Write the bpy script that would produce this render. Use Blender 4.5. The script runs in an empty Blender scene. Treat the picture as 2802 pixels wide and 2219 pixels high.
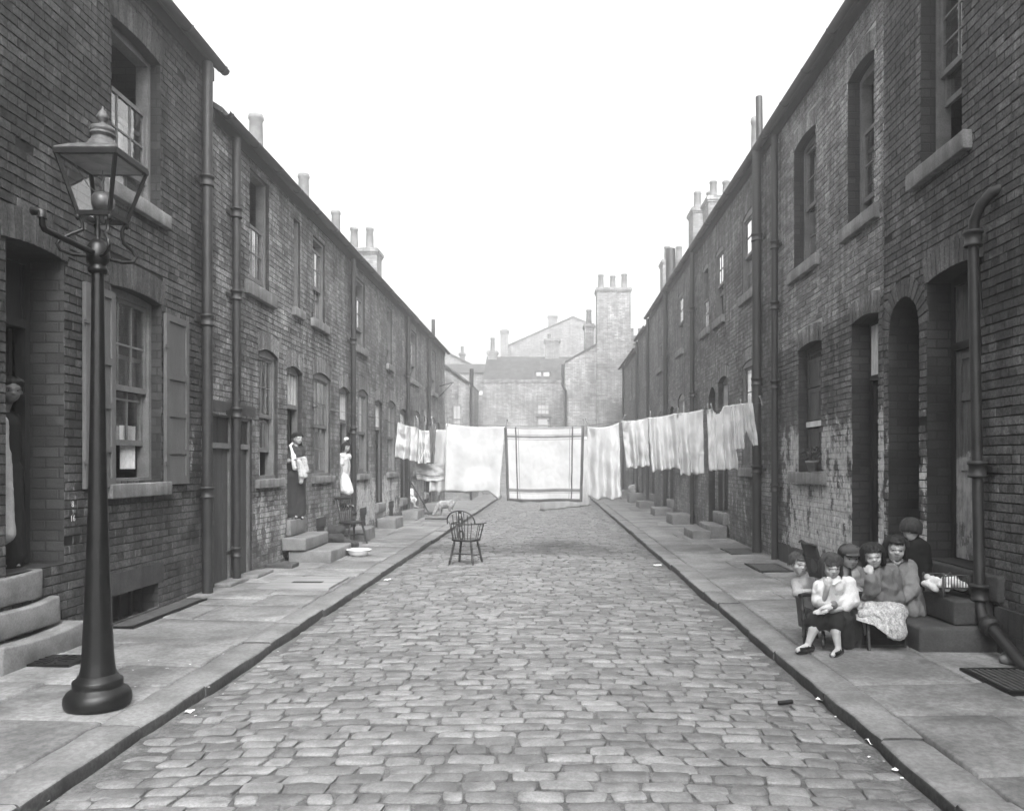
import bpy, bmesh, math, random
from mathutils import Vector, Matrix, noise
R = random.Random(7)
SC = bpy.context.scene
COL = SC.collection
PI = math.pi
V = Vector

# ------------------------------------------------------------------ survey of the street
CAM_Z = 1.60           # eye above the pavement (pavement = 0, carriageway = -0.12)
F = 1645.0             # focal length in survey units
VX, VY = 1160.0, 977.0  # vanishing point of the street
WL, WR = -4.30, 3.78   # wall planes
KL, KR = -2.50, 1.915  # kerb lines
ROAD = -0.085

def at(px, py, y):
    return V(((px - VX) * y / F, y, CAM_Z + (VY - py) * y / F))
def gnd(px, py, z=0.0):
    y = F * (CAM_Z - z) / (py - VY)
    return V(((px - VX) * y / F, y, z))
def yl(px): return F * -WL / (VX - px)
def yr(px): return F * WR / (px - VX)

# ------------------------------------------------------------------ materials
MATS = {}
def _n(nt, t, x=0, y=0, **kw):
    n = nt.nodes.new(t); n.location = (x, y)
    for k, v in kw.items(): setattr(n, k, v)
    return n
def math_n(nt, op, a, b=None, clamp=False):
    m = _n(nt, 'ShaderNodeMath', operation=op, use_clamp=clamp)
    for i, s in enumerate((a, b)):
        if s is None: continue
        if isinstance(s, (int, float)): m.inputs[i].default_value = s
        else: nt.links.new(s, m.inputs[i])
    return m.outputs[0]
def noise_n(nt, vec, scale, detail=4, rough=.6, dist=0):
    n = _n(nt, 'ShaderNodeTexNoise')
    n.inputs['Scale'].default_value = scale; n.inputs['Detail'].default_value = detail
    n.inputs['Roughness'].default_value = rough; n.inputs['Distortion'].default_value = dist
    if vec is not None: nt.links.new(vec, n.inputs['Vector'])
    return n.outputs['Fac']
def smooth_n(nt, val, a, b, lo=0., hi=1.):
    n = _n(nt, 'ShaderNodeMapRange', interpolation_type='SMOOTHSTEP')
    nt.links.new(val, n.inputs['Value'])
    n.inputs['From Min'].default_value = a; n.inputs['From Max'].default_value = b
    n.inputs['To Min'].default_value = lo; n.inputs['To Max'].default_value = hi
    return n.outputs[0]
def mixf(nt, fac, a, b):
    n = _n(nt, 'ShaderNodeMix', data_type='FLOAT')
    for i, s in ((0, fac), (2, a), (3, b)):
        if isinstance(s, (int, float)): n.inputs[i].default_value = s
        else: nt.links.new(s, n.inputs[i])
    return n.outputs[0]

def M(name, v, rough=.85, var=.25, scale=5., island=0., fine=.0, fscale=60., bump=0., bscale=60., bdist=.004,
      spec=.3, stretch=None, world=False, paint=None, brick=None, translucent=0., rain=0., tone=None):
    """grey procedural material: value, blotches, fine grain, per-piece tone, bump; paint = list of whitewash zones"""
    if name in MATS: return MATS[name]
    m = bpy.data.materials.new(name); m.use_nodes = True; MATS[name] = m
    nt = m.node_tree; nt.nodes.clear()
    out = _n(nt, 'ShaderNodeOutputMaterial'); bs = _n(nt, 'ShaderNodeBsdfPrincipled')
    geo = _n(nt, 'ShaderNodeNewGeometry'); pos = geo.outputs['Position']
    if world: vec = pos
    else: vec = _n(nt, 'ShaderNodeTexCoord').outputs['Object']
    if stretch:
        mp = _n(nt, 'ShaderNodeMapping'); mp.inputs['Scale'].default_value = stretch
        nt.links.new(vec, mp.inputs['Vector']); svec = mp.outputs[0]
    else: svec = vec
    val = smooth_n(nt, noise_n(nt, svec, scale, 6, .65), .32, .68, v * (1 - var), v * (1 + var))
    hgt = None
    if island:
        rv = smooth_n(nt, geo.outputs['Random Per Island'], 0, 1, 1 - island, 1 + island)
        val = math_n(nt, 'MULTIPLY', val, rv)
    if brick:
        bw, bh, mort, mv = brick
        sx = _n(nt, 'ShaderNodeSeparateXYZ'); nt.links.new(pos, sx.inputs[0])
        sn = _n(nt, 'ShaderNodeSeparateXYZ'); nt.links.new(geo.outputs['True Normal'], sn.inputs[0])
        sel = math_n(nt, 'GREATER_THAN', math_n(nt, 'ABSOLUTE', sn.outputs[0]), .5)
        u = mixf(nt, sel, sx.outputs[0], sx.outputs[1])
        cb = _n(nt, 'ShaderNodeCombineXYZ'); nt.links.new(u, cb.inputs[0]); nt.links.new(sx.outputs[2], cb.inputs[1])
        bt = _n(nt, 'ShaderNodeTexBrick'); nt.links.new(cb.outputs[0], bt.inputs['Vector'])
        bt.inputs['Scale'].default_value = 1; bt.inputs['Brick Width'].default_value = bw
        bt.inputs['Row Height'].default_value = bh; bt.inputs['Mortar Size'].default_value = mort
        bt.inputs['Mortar Smooth'].default_value = .3; bt.inputs['Bias'].default_value = 0
        bt.inputs['Color1'].default_value = (.7, .7, .7, 1); bt.inputs['Color2'].default_value = (1.35, 1.35, 1.35, 1)
        bt.inputs['Mortar'].default_value = (1, 1, 1, 1)
        bwn = _n(nt, 'ShaderNodeRGBToBW'); nt.links.new(bt.outputs['Color'], bwn.inputs[0])
        val = mixf(nt, bt.outputs['Fac'], math_n(nt, 'MULTIPLY', val, bwn.outputs[0]), mv)
        hgt = math_n(nt, 'MULTIPLY', bt.outputs['Fac'], -1.5)
    if fine:
        val = math_n(nt, 'MULTIPLY', val, smooth_n(nt, noise_n(nt, svec, fscale, 4, .72), .36, .64, 1 - fine, 1 + fine))
    if rain:
        mp2 = _n(nt, 'ShaderNodeMapping'); mp2.inputs['Scale'].default_value = (3, 3, .25)
        nt.links.new(pos, mp2.inputs['Vector'])
        val = math_n(nt, 'MULTIPLY', val, smooth_n(nt, noise_n(nt, mp2.outputs[0], 2.2, 4), .3, .72, 1 - rain, 1 + rain))
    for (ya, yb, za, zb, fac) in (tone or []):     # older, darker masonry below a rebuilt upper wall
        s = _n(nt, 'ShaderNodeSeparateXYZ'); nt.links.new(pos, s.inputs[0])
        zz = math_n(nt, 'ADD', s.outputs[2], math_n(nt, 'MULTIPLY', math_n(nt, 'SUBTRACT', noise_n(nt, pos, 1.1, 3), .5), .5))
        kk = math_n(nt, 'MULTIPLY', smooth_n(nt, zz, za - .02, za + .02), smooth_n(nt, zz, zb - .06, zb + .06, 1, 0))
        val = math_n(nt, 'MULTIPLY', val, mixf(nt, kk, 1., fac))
    for (ya, yb, za, zb, thr, pv) in (paint or []):
        s = _n(nt, 'ShaderNodeSeparateXYZ'); nt.links.new(pos, s.inputs[0])
        ns = noise_n(nt, pos, 3.2, 8, .68)
        jit = math_n(nt, 'MULTIPLY', math_n(nt, 'SUBTRACT', ns, .5), 1.1)
        yy = math_n(nt, 'ADD', s.outputs[1], jit); zz = math_n(nt, 'ADD', s.outputs[2], jit)
        k = math_n(nt, 'MULTIPLY', smooth_n(nt, yy, ya - .05, ya + .05), smooth_n(nt, yy, yb - .05, yb + .05, 1, 0))
        k = math_n(nt, 'MULTIPLY', k, math_n(nt, 'MULTIPLY', smooth_n(nt, zz, za - .05, za + .05), smooth_n(nt, zz, zb - .06, zb + .06, 1, 0)))
        mp3 = _n(nt, 'ShaderNodeMapping'); mp3.inputs['Scale'].default_value = (1, 1, .55)
        nt.links.new(pos, mp3.inputs['Vector'])
        pat = smooth_n(nt, noise_n(nt, mp3.outputs[0], 3.4, 12, .74), thr - .02, thr + .03)
        k = math_n(nt, 'MULTIPLY', k, pat)
        pcol = smooth_n(nt, noise_n(nt, mp3.outputs[0], 14, 6), .3, .7, pv * .6, pv * 1.25)
        val = mixf(nt, k, val, pcol)
    cc = _n(nt, 'ShaderNodeCombineColor')
    for i in range(3): nt.links.new(val, cc.inputs[i])
    nt.links.new(cc.outputs[0], bs.inputs['Base Color'])
    bs.inputs['Roughness'].default_value = rough
    bs.inputs['Specular IOR Level'].default_value = spec
    if bump:
        b = _n(nt, 'ShaderNodeBump'); b.inputs['Strength'].default_value = bump; b.inputs['Distance'].default_value = bdist
        h = noise_n(nt, svec, bscale, 6, .65)
        if hgt is not None: h = math_n(nt, 'ADD', h, hgt)
        nt.links.new(h, b.inputs['Height']); nt.links.new(b.outputs[0], bs.inputs['Normal'])
    sh = bs.outputs[0]
    if translucent:
        tr = _n(nt, 'ShaderNodeBsdfTranslucent'); nt.links.new(cc.outputs[0], tr.inputs[0])
        mx = _n(nt, 'ShaderNodeMixShader'); mx.inputs[0].default_value = translucent
        nt.links.new(sh, mx.inputs[1]); nt.links.new(tr.outputs[0], mx.inputs[2]); sh = mx.outputs[0]
    nt.links.new(sh, out.inputs[0])
    return m

def glass(name, tint=.92, rough=.02, ior=1.5, wav=.15, boost=3.2):
    if name in MATS: return MATS[name]
    m = bpy.data.materials.new(name); m.use_nodes = True; MATS[name] = m
    nt = m.node_tree; nt.nodes.clear()
    out = _n(nt, 'ShaderNodeOutputMaterial')
    ge = _n(nt, 'ShaderNodeNewGeometry'); dt = _n(nt, 'ShaderNodeVectorMath', operation='DOT_PRODUCT')
    nt.links.new(ge.outputs['Normal'], dt.inputs[0]); nt.links.new(ge.outputs['Incoming'], dt.inputs[1])
    om = math_n(nt, 'SUBTRACT', 1., math_n(nt, 'ABSOLUTE', dt.outputs['Value']))
    frs = math_n(nt, 'ADD', math_n(nt, 'MULTIPLY', math_n(nt, 'POWER', om, 5.), .95), .045)
    tr = _n(nt, 'ShaderNodeBsdfTransparent'); tr.inputs[0].default_value = (tint,) * 3 + (1,)
    gl = _n(nt, 'ShaderNodeBsdfGlossy'); gl.inputs['Roughness'].default_value = rough
    gl.inputs[0].default_value = (.95, .95, .95, 1)
    b = _n(nt, 'ShaderNodeBump'); b.inputs['Strength'].default_value = wav; b.inputs['Distance'].default_value = .01
    tc = _n(nt, 'ShaderNodeTexCoord')
    nt.links.new(noise_n(nt, tc.outputs['Object'], 5, 2), b.inputs['Height']); nt.links.new(b.outputs[0], gl.inputs['Normal'])
    mx = _n(nt, 'ShaderNodeMixShader')
    fac = math_n(nt, 'MULTIPLY', frs, boost, True)
    nt.links.new(fac, mx.inputs[0]); nt.links.new(tr.outputs[0], mx.inputs[1]); nt.links.new(gl.outputs[0], mx.inputs[2])
    nt.links.new(mx.outputs[0], out.inputs[0])
    return m

# ------------------------------------------------------------------ mesh builder
class MB:
    def __init__(s): s.v = []; s.f = []; s.m = []; s.sm = []
    def add(s, vs, fs, mat=0, smooth=False):
        o = len(s.v); s.v.extend(vs)
        for f in fs: s.f.append([i + o for i in f]); s.m.append(mat); s.sm.append(smooth)
        return s
    def box(s, x0, x1, y0, y1, z0, z1, mat=0):
        return s.add([(x0, y0, z0), (x1, y0, z0), (x1, y1, z0), (x0, y1, z0), (x0, y0, z1), (x1, y0, z1), (x1, y1, z1), (x0, y1, z1)],
                     [(3, 2, 1, 0), (4, 5, 6, 7), (0, 1, 5, 4), (1, 2, 6, 5), (2, 3, 7, 6), (3, 0, 4, 7)], mat)
    def obox(s, c, ax, ay, az, mat=0):
        c = V(c); ax, ay, az = V(ax), V(ay), V(az)
        vs = [c + sx * ax + sy * ay + sz * az for sz in (-1, 1) for sx, sy in ((-1, -1), (1, -1), (1, 1), (-1, 1))]
        return s.add([tuple(p) for p in vs], [(3, 2, 1, 0), (4, 5, 6, 7), (0, 1, 5, 4), (1, 2, 6, 5), (2, 3, 7, 6), (3, 0, 4, 7)], mat)
    def beam(s, a, b, w, h, mat=0, up=(0, 0, 1)):
        a, b = V(a), V(b); d = (b - a); L = d.length; d.normalize(); u = V(up)
        if abs(d.dot(u)) > .95: u = V((1, 0, 0))
        r = d.cross(u).normalized(); u = r.cross(d)
        return s.obox((a + b) / 2, d * L / 2, r * w / 2, u * h / 2, mat)
    def tube(s, pts, rad, n=8, mat=0, cap=True, smooth=True, sq=(1, 1)):
        pts = [V(p) for p in pts]; k = len(pts)
        if isinstance(rad, (int, float)): rad = [rad] * k
        vs = []; fs = []; prev = None
        for i, p in enumerate(pts):
            t = (pts[min(i + 1, k - 1)] - pts[max(i - 1, 0)])
            if t.length < 1e-9: t = V((0, 0, 1))
            t.normalize()
            if prev is None:
                a = V((0, 0, 1)) if abs(t.z) < .9 else V((1, 0, 0))
                u = t.cross(a).normalized()
            else:
                u = (prev - t * prev.dot(t))
                u = u.normalized() if u.length > 1e-6 else t.orthogonal().normalized()
            prev = u; w = t.cross(u)
            for j in range(n):
                a = 2 * PI * j / n
                vs.append(tuple(p + (u * math.cos(a) * sq[0] + w * math.sin(a) * sq[1]) * rad[i]))
        for i in range(k - 1):
            for j in range(n):
                fs.append((i * n + j, i * n + (j + 1) % n, (i + 1) * n + (j + 1) % n, (i + 1) * n + j))
        s.add(vs, fs, mat, smooth)
        if cap: s.add([vs[j] for j in range(n)], [tuple(range(n))[::-1]], mat); s.add(vs[-n:], [tuple(range(n))], mat)
        return s
    def lathe(s, prof, c=(0, 0, 0), n=20, mat=0, smooth=True, ph=0.):
        vs = []; fs = []; k = len(prof)
        for r, z in prof:
            for j in range(n):
                a = 2 * PI * j / n + ph
                vs.append((c[0] + r * math.cos(a), c[1] + r * math.sin(a), c[2] + z))
        for i in range(k - 1):
            for j in range(n):
                fs.append((i * n + j, i * n + (j + 1) % n, (i + 1) * n + (j + 1) % n, (i + 1) * n + j))
        fs.append(tuple(range(n))[::-1]); fs.append(tuple(range((k - 1) * n, k * n)))
        return s.add(vs, fs, mat, smooth)
    def prism(s, poly, d, mat=0):
        """poly: list of 3-D points (planar), extruded by vector d"""
        n = len(poly); d = V(d); vs = [tuple(V(p)) for p in poly] + [tuple(V(p) + d) for p in poly]
        fs = [tuple(range(n))[::-1], tuple(range(n, 2 * n))] + [(i, (i + 1) % n, n + (i + 1) % n, n + i) for i in range(n)]
        return s.add(vs, fs, mat)
    def grid(s, fn, nu, nv, mat=0, smooth=True):
        vs = [tuple(fn(i / nu, j / nv)) for j in range(nv + 1) for i in range(nu + 1)]
        fs = [(j * (nu + 1) + i, j * (nu + 1) + i + 1, (j + 1) * (nu + 1) + i + 1, (j + 1) * (nu + 1) + i) for j in range(nv) for i in range(nu)]
        return s.add(vs, fs, mat, smooth)
    def xf(s, mat4):
        s.v = [tuple(mat4 @ V(p)) for p in s.v]; return s
    def build(s, name, mats, parent=None, fixn=False):
        me = bpy.data.meshes.new(name)
        o = org(parent)
        me.from_pydata([(p[0] - o[0], p[1] - o[1], p[2] - o[2]) for p in s.v], [], s.f)
        if not isinstance(mats, (list, tuple)): mats = [mats]
        for m in mats: me.materials.append(m)
        me.polygons.foreach_set('material_index', s.m)
        me.polygons.foreach_set('use_smooth', s.sm)
        if fixn:
            bm = bmesh.new(); bm.from_mesh(me); bmesh.ops.recalc_face_normals(bm, faces=bm.faces); bm.to_mesh(me); bm.free()
        me.update()
        return link(name, me, parent)

ORG = {}
def org(o): return ORG.get(o.name, V((0, 0, 0))) if o is not None else V((0, 0, 0))
def link(name, me, parent=None):
    ob = bpy.data.objects.new(name, me); COL.objects.link(ob)
    if parent is not None:
        ob.parent = parent; ORG[ob.name] = org(parent)
    return ob
def thing(name, label, cat, loc=(0, 0, 0), group=None):
    o = bpy.data.objects.new(name, None); COL.objects.link(o); o.location = loc; o.empty_display_size = .1
    ORG[o.name] = V(loc); tag(o, label, cat, group); return o
def tag(o, label, cat, group=None, kind=None):
    o['label'] = label; o['category'] = cat
    if group: o['group'] = group
    if kind: o['kind'] = kind
    return o
def structure(o): o['kind'] = 'structure'; return o
def lname(o, label): o['label'] = label; return o

def nz(p, s=1.): return noise.noise(V(p) * s)

def stone(name, x0, x1, y0, y1, z0, z1, mat, parent, wear=0., rough=.006, bev=.02, cut=None, seed=0):
    """a dressed stone block: rounded arrises, uneven faces, a tread worn hollow in the middle"""
    bm = bmesh.new()
    bmesh.ops.create_cube(bm, size=1)
    sx, sy, sz = x1 - x0, y1 - y0, z1 - z0
    for v in bm.verts: v.co = V((x0 + (v.co.x + .5) * sx, y0 + (v.co.y + .5) * sy, z0 + (v.co.z + .5) * sz))
    bmesh.ops.bevel(bm, geom=list(bm.edges), offset=min(bev, sx * .3, sz * .3), segments=2, affect='EDGES', profile=.6)
    for ax, L in ((0, sx), (1, sy), (2, sz)):
        k = max(1, min(10, int(L / .09)))
        for i in range(1, k):
            co = V((0, 0, 0)); no = V((0, 0, 0)); co[ax] = (x0, y0, z0)[ax] + L * i / k; no[ax] = 1
            bmesh.ops.bisect_plane(bm, geom=bm.verts[:] + bm.edges[:] + bm.faces[:], plane_co=co, plane_no=no, dist=1e-5)
    for v in bm.verts:
        p = v.co.copy(); n = V((nz(p + V((seed, 0, 0)), 5), nz(p + V((0, 9 + seed, 0)), 5), nz(p + V((0, 0, 17)), 6)))
        v.co += n * rough
        if wear and p.z > z0 + .5 * sz:
            a = (p.y - (y0 + y1) / 2) / (sy / 2)
            v.co.z -= wear * max(0, 1 - a * a) * (p.z - z0 - .5 * sz) / (.5 * sz)
    o = org(parent)
    for v in bm.verts: v.co -= o
    me = bpy.data.meshes.new(name); bm.to_mesh(me); bm.free(); me.materials.append(mat)
    for p in me.polygons: p.use_smooth = True
    return link(name, me, parent)

# ------------------------------------------------------------------ sculpted surfaces (union of rounded cones, one skin)
def cap_mesh(mb, a, b, ra, rb, n=12):
    a, b = V(a), V(b); d = b - a
    if d.length < 1e-5: d = V((0, 0, 1e-4)); b = a + d
    t = d.normalized(); pts = []; rad = []
    for k in range(5):
        an = -PI / 2 + (k + .15) / 5 * PI / 2; pts.append(a + t * ra * math.sin(an)); rad.append(max(ra * math.cos(an), ra * .05))
    for k in range(5):
        an = (k + .85) / 5 * PI / 2 * .98; pts.append(b + t * rb * math.sin(an)); rad.append(max(rb * math.cos(an), rb * .05))
    mb.tube(pts, rad, n)
def ell_mesh(mb, c, rx, ry, rz, rot=None, n=14):
    c = V(c); rot = rot or Matrix.Identity(3); vs = []; fs = []; k = 10
    for i in range(k + 1):
        a = -PI / 2 + PI * i / k; ca = max(math.cos(a), .02)
        for j in range(n):
            b = 2 * PI * j / n
            vs.append(tuple(c + rot @ V((rx * ca * math.cos(b), ry * ca * math.sin(b), rz * math.sin(a)))))
    for i in range(k):
        for j in range(n): fs.append((i * n + j, i * n + (j + 1) % n, (i + 1) * n + (j + 1) % n, (i + 1) * n + j))
    fs.append(tuple(range(n))[::-1]); fs.append(tuple(range(k * n, (k + 1) * n)))
    mb.add(vs, fs, 0, True)
def blob(name, prims, mat, parent, voxel=.008, smooth=4, wr=0., wscale=12., cutz=None):
    mb = MB()
    for p in prims:
        if p[0] == 'c': cap_mesh(mb, *p[1:])
        elif p[0] == 'e': ell_mesh(mb, *p[1:])
        elif p[0] == 'm': mb.add(p[1].v, p[1].f)
    me = bpy.data.meshes.new('tmp'); o = org(parent)
    me.from_pydata([(p[0] - o[0], p[1] - o[1], p[2] - o[2]) for p in mb.v], [], mb.f)
    bm = bmesh.new(); bm.from_mesh(me); bmesh.ops.remove_doubles(bm, verts=bm.verts, dist=1e-7)
    bmesh.ops.recalc_face_normals(bm, faces=bm.faces); bm.to_mesh(me); bm.free()
    tmp = bpy.data.objects.new('tmp', me); COL.objects.link(tmp)
    rm = tmp.modifiers.new('r', 'REMESH'); rm.mode = 'VOXEL'; rm.voxel_size = voxel
    if smooth:
        s = tmp.modifiers.new('s', 'SMOOTH'); s.factor = .5; s.iterations = smooth
    bpy.context.view_layer.update()
    dg = bpy.context.evaluated_depsgraph_get()
    me2 = bpy.data.meshes.new_from_object(tmp.evaluated_get(dg))
    bpy.data.objects.remove(tmp); bpy.data.meshes.remove(me)
    me2.name = name; me2.materials.clear(); me2.materials.append(mat)
    if wr:
        ns = [v.normal.copy() for v in me2.vertices]
        for v, n in zip(me2.vertices, ns):
            p = v.co
            v.co += n * wr * (nz(V((p.x, p.y, p.z * .45)), wscale) - .9 * abs(nz(V((p.x + 5, p.y, p.z * .7)), wscale * 1.6)) + .35)
    for p in me2.polygons: p.use_smooth = True
    return link(name, me2, parent)

# ------------------------------------------------------------------ palette
m_brick_l = M('sooty_brick', 0.05, .85, .40, 1.3, island=.32, fine=.45, fscale=38, bump=.55, bscale=70, bdist=.005, world=True, rain=.38,
              paint=[(9.2, 9.75, 1.3, 2.6, .56, .26), (6.95, 7.2, .9, 2.6, .60, .28)])
m_mort_l = M('dark_mortar', 0.011, .95, .3, 3, bump=.4, bscale=90, world=True)
m_brick_t = M('terrace_brick', 0.145, .85, .40, 1.1, island=.32, fine=.45, fscale=38, bump=.5, bscale=70, bdist=.005, world=True, rain=.38,
              paint=[(11.3, 13.2, .35, 1.25, .55, .34), (13.6, 16., .3, 1.2, .58, .30), (17.3, 21.8, .2, 1.25, .46, .42), (22, 30, .2, 1.0, .55, .36), (11.0, 12.0, 1.8, 2.6, .62, .3)])
m_mort_t = M('grey_mortar', 0.075, .95, .3, 3, bump=.4, bscale=90, world=True,
              paint=[(17.3, 21.8, .2, 1.25, .46, .40)])
m_brick_r = M('old_brick', 0.07, .85, .40, 1.2, island=.32, fine=.45, fscale=38, bump=.6, bscale=60, bdist=.006, world=True, rain=.38,
              paint=[(7.75, 8.0, .6, 2.2, .50, .45), (8.74, 8.85, .6, 2.0, .5, .4)])
m_mort_r = M('black_mortar', 0.01, .95, .3, 3, bump=.4, bscale=90, world=True)
PLASTER = [(9.75, 12.75, .28, 2.15, .48, .36), (8.74, 9.05, .4, 2.2, .45, .40), (9.8, 12.3, .3, 1.4, .42, .42)]
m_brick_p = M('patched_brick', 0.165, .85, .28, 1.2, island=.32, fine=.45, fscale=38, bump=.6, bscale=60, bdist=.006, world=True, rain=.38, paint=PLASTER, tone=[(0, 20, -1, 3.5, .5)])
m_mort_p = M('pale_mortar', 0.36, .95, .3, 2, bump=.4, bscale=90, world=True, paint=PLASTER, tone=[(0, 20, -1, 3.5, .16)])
m_brick_q = M('far_brick', 0.135, .85, .40, 1., island=.32, fine=.45, fscale=38, bump=.5, bscale=70, bdist=.005, world=True, rain=.38,
              paint=[(13.3, 17, .2, 1.3, .56, .34)])
m_mort_q = M('worn_mortar', 0.075, .95, .3, 3, bump=.4, bscale=90, world=True)
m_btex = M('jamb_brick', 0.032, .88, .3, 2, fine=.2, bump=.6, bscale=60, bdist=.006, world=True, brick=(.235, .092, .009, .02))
m_btex_far = M('distant_brick', 0.21, .9, .3, .6, fine=.2, bump=.5, bscale=40, bdist=.006, world=True, brick=(.24, .09, .009, .12), rain=.25)  # paler than near brick: part of the distance haze is put into the colour
m_sill = M('sill_stone', 0.17, .85, .3, 4, fine=.15, bump=.5, bscale=45, world=True, rain=.3)
m_step = M('step_stone', 0.15, .85, .28, 4, fine=.15, bump=.6, bscale=40, world=True)
m_stepd = M('dark_step_stone', 0.05, .85, .3, 4, fine=.2, bump=.6, bscale=40, world=True)
m_lint = M('lintel_stone', 0.045, .9, .3, 4, fine=.2, bump=.5, bscale=40, world=True, rain=.25)
m_flag = M('flagstone', 0.15, .8, .34, 1.9, island=.17, fine=.24, fscale=24, bump=.45, bscale=22, bdist=.006, world=True, spec=.35)
m_kerb = M('kerb_stone', 0.155, .8, .25, 2.5, island=.14, fine=.18, fscale=30, bump=.6, bscale=30, bdist=.008, world=True)
m_sett = M('granite_sett', 0.132, .62, .26, 9., island=.26, fine=.2, fscale=70, bump=.6, bscale=55, bdist=.006, world=True, spec=.28)
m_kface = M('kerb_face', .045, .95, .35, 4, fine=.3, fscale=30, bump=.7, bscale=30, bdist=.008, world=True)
m_dirt = M('gutter_dirt', 0.085, .95, .35, 7, fine=.35, fscale=50, bump=.9, bscale=50, bdist=.012, world=True)
m_iron = M('black_iron', 0.006, .42, .35, 12, fine=.25, bump=.3, bscale=80, bdist=.002, spec=.3)
m_pipe = M('painted_pipe', 0.018, .55, .3, 5, fine=.2, bump=.3, bscale=60, bdist=.003, world=True, rain=.25, spec=.45)
m_woodd = M('dark_paint', 0.022, .6, .3, 6, fine=.2, bump=.4, bscale=50, stretch=(1, 1, .15), world=True)
m_woodm = M('worn_paint', 0.06, .65, .3, 5, fine=.25, bump=.5, bscale=50, stretch=(1, 1, .12), world=True)
m_shut = M('shutter_paint', 0.09, .55, .16, 4, fine=.12, bump=.3, bscale=40, stretch=(1, 1, .2), world=True)
m_woodl = M('pale_board', .5, .7, .25, 5, fine=.2, bump=.5, bscale=50, stretch=(1, 1, .12), world=True)
m_doorw = M('weathered_door', 0.1, .7, .3, 5, fine=.3, bump=.5, bscale=50, stretch=(1, 1, .12), world=True, paint=[(6.8, 7.9, .7, 1.65, .42, .34)])
m_frame = M('sash_paint', 0.14, .6, .2, 6, fine=.15, bump=.2, bscale=50, world=True)
m_framel = M('pale_sash', 0.2, .6, .2, 6, fine=.15, bump=.2, bscale=50, world=True)
m_glass = glass('window_glass')
m_lampg = glass('lantern_glass', .95, .02, 1.5, .03, 3.0)
m_cur = M('lace_curtain', 0.88, .9, .15, 8, translucent=.3)
m_slate = M('roof_slate', 0.06, .7, .3, 3, fine=.2, bump=.5, bscale=30, world=True, brick=(.3, .2, .006, .05))
m_pot = M('chimney_clay', 0.16, .85, .3, 3, fine=.15, bump=.4, bscale=30, world=True)
m_white = M('white_linen', 0.5, .9, .045, 4, fine=.02, bump=.25, bscale=25, bdist=.004, translucent=.3)
m_cream = M('cream_cotton', 0.47, .9, .06, 4, fine=.03, bump=.25, bscale=25, bdist=.004, translucent=.25)
m_grey = M('grey_wool', .14, .95, .2, 6, bump=.4, bscale=120)
m_wood = M('chair_wood', 0.015, .45, .3, 8, fine=.2, bump=.2, bscale=60, spec=.5)
m_wood2 = M('scrubbed_wood', 0.05, .6, .3, 8, fine=.25, bump=.3, bscale=60)
m_enamel = M('white_enamel', .8, .25, .05, 5, spec=.5)
m_paper = M('scrap_paper', .62, .9, .2, 20)
m_chalk = M('chalk', .55, .95, .3, 30)
HAZE = .0115; HG = .88; DENOISE = True
SUN_EL = math.radians(48); SUN_AZ = math.radians(168)
SKY = .14; SUN = 1.2; EXPO = 2.0
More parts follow.
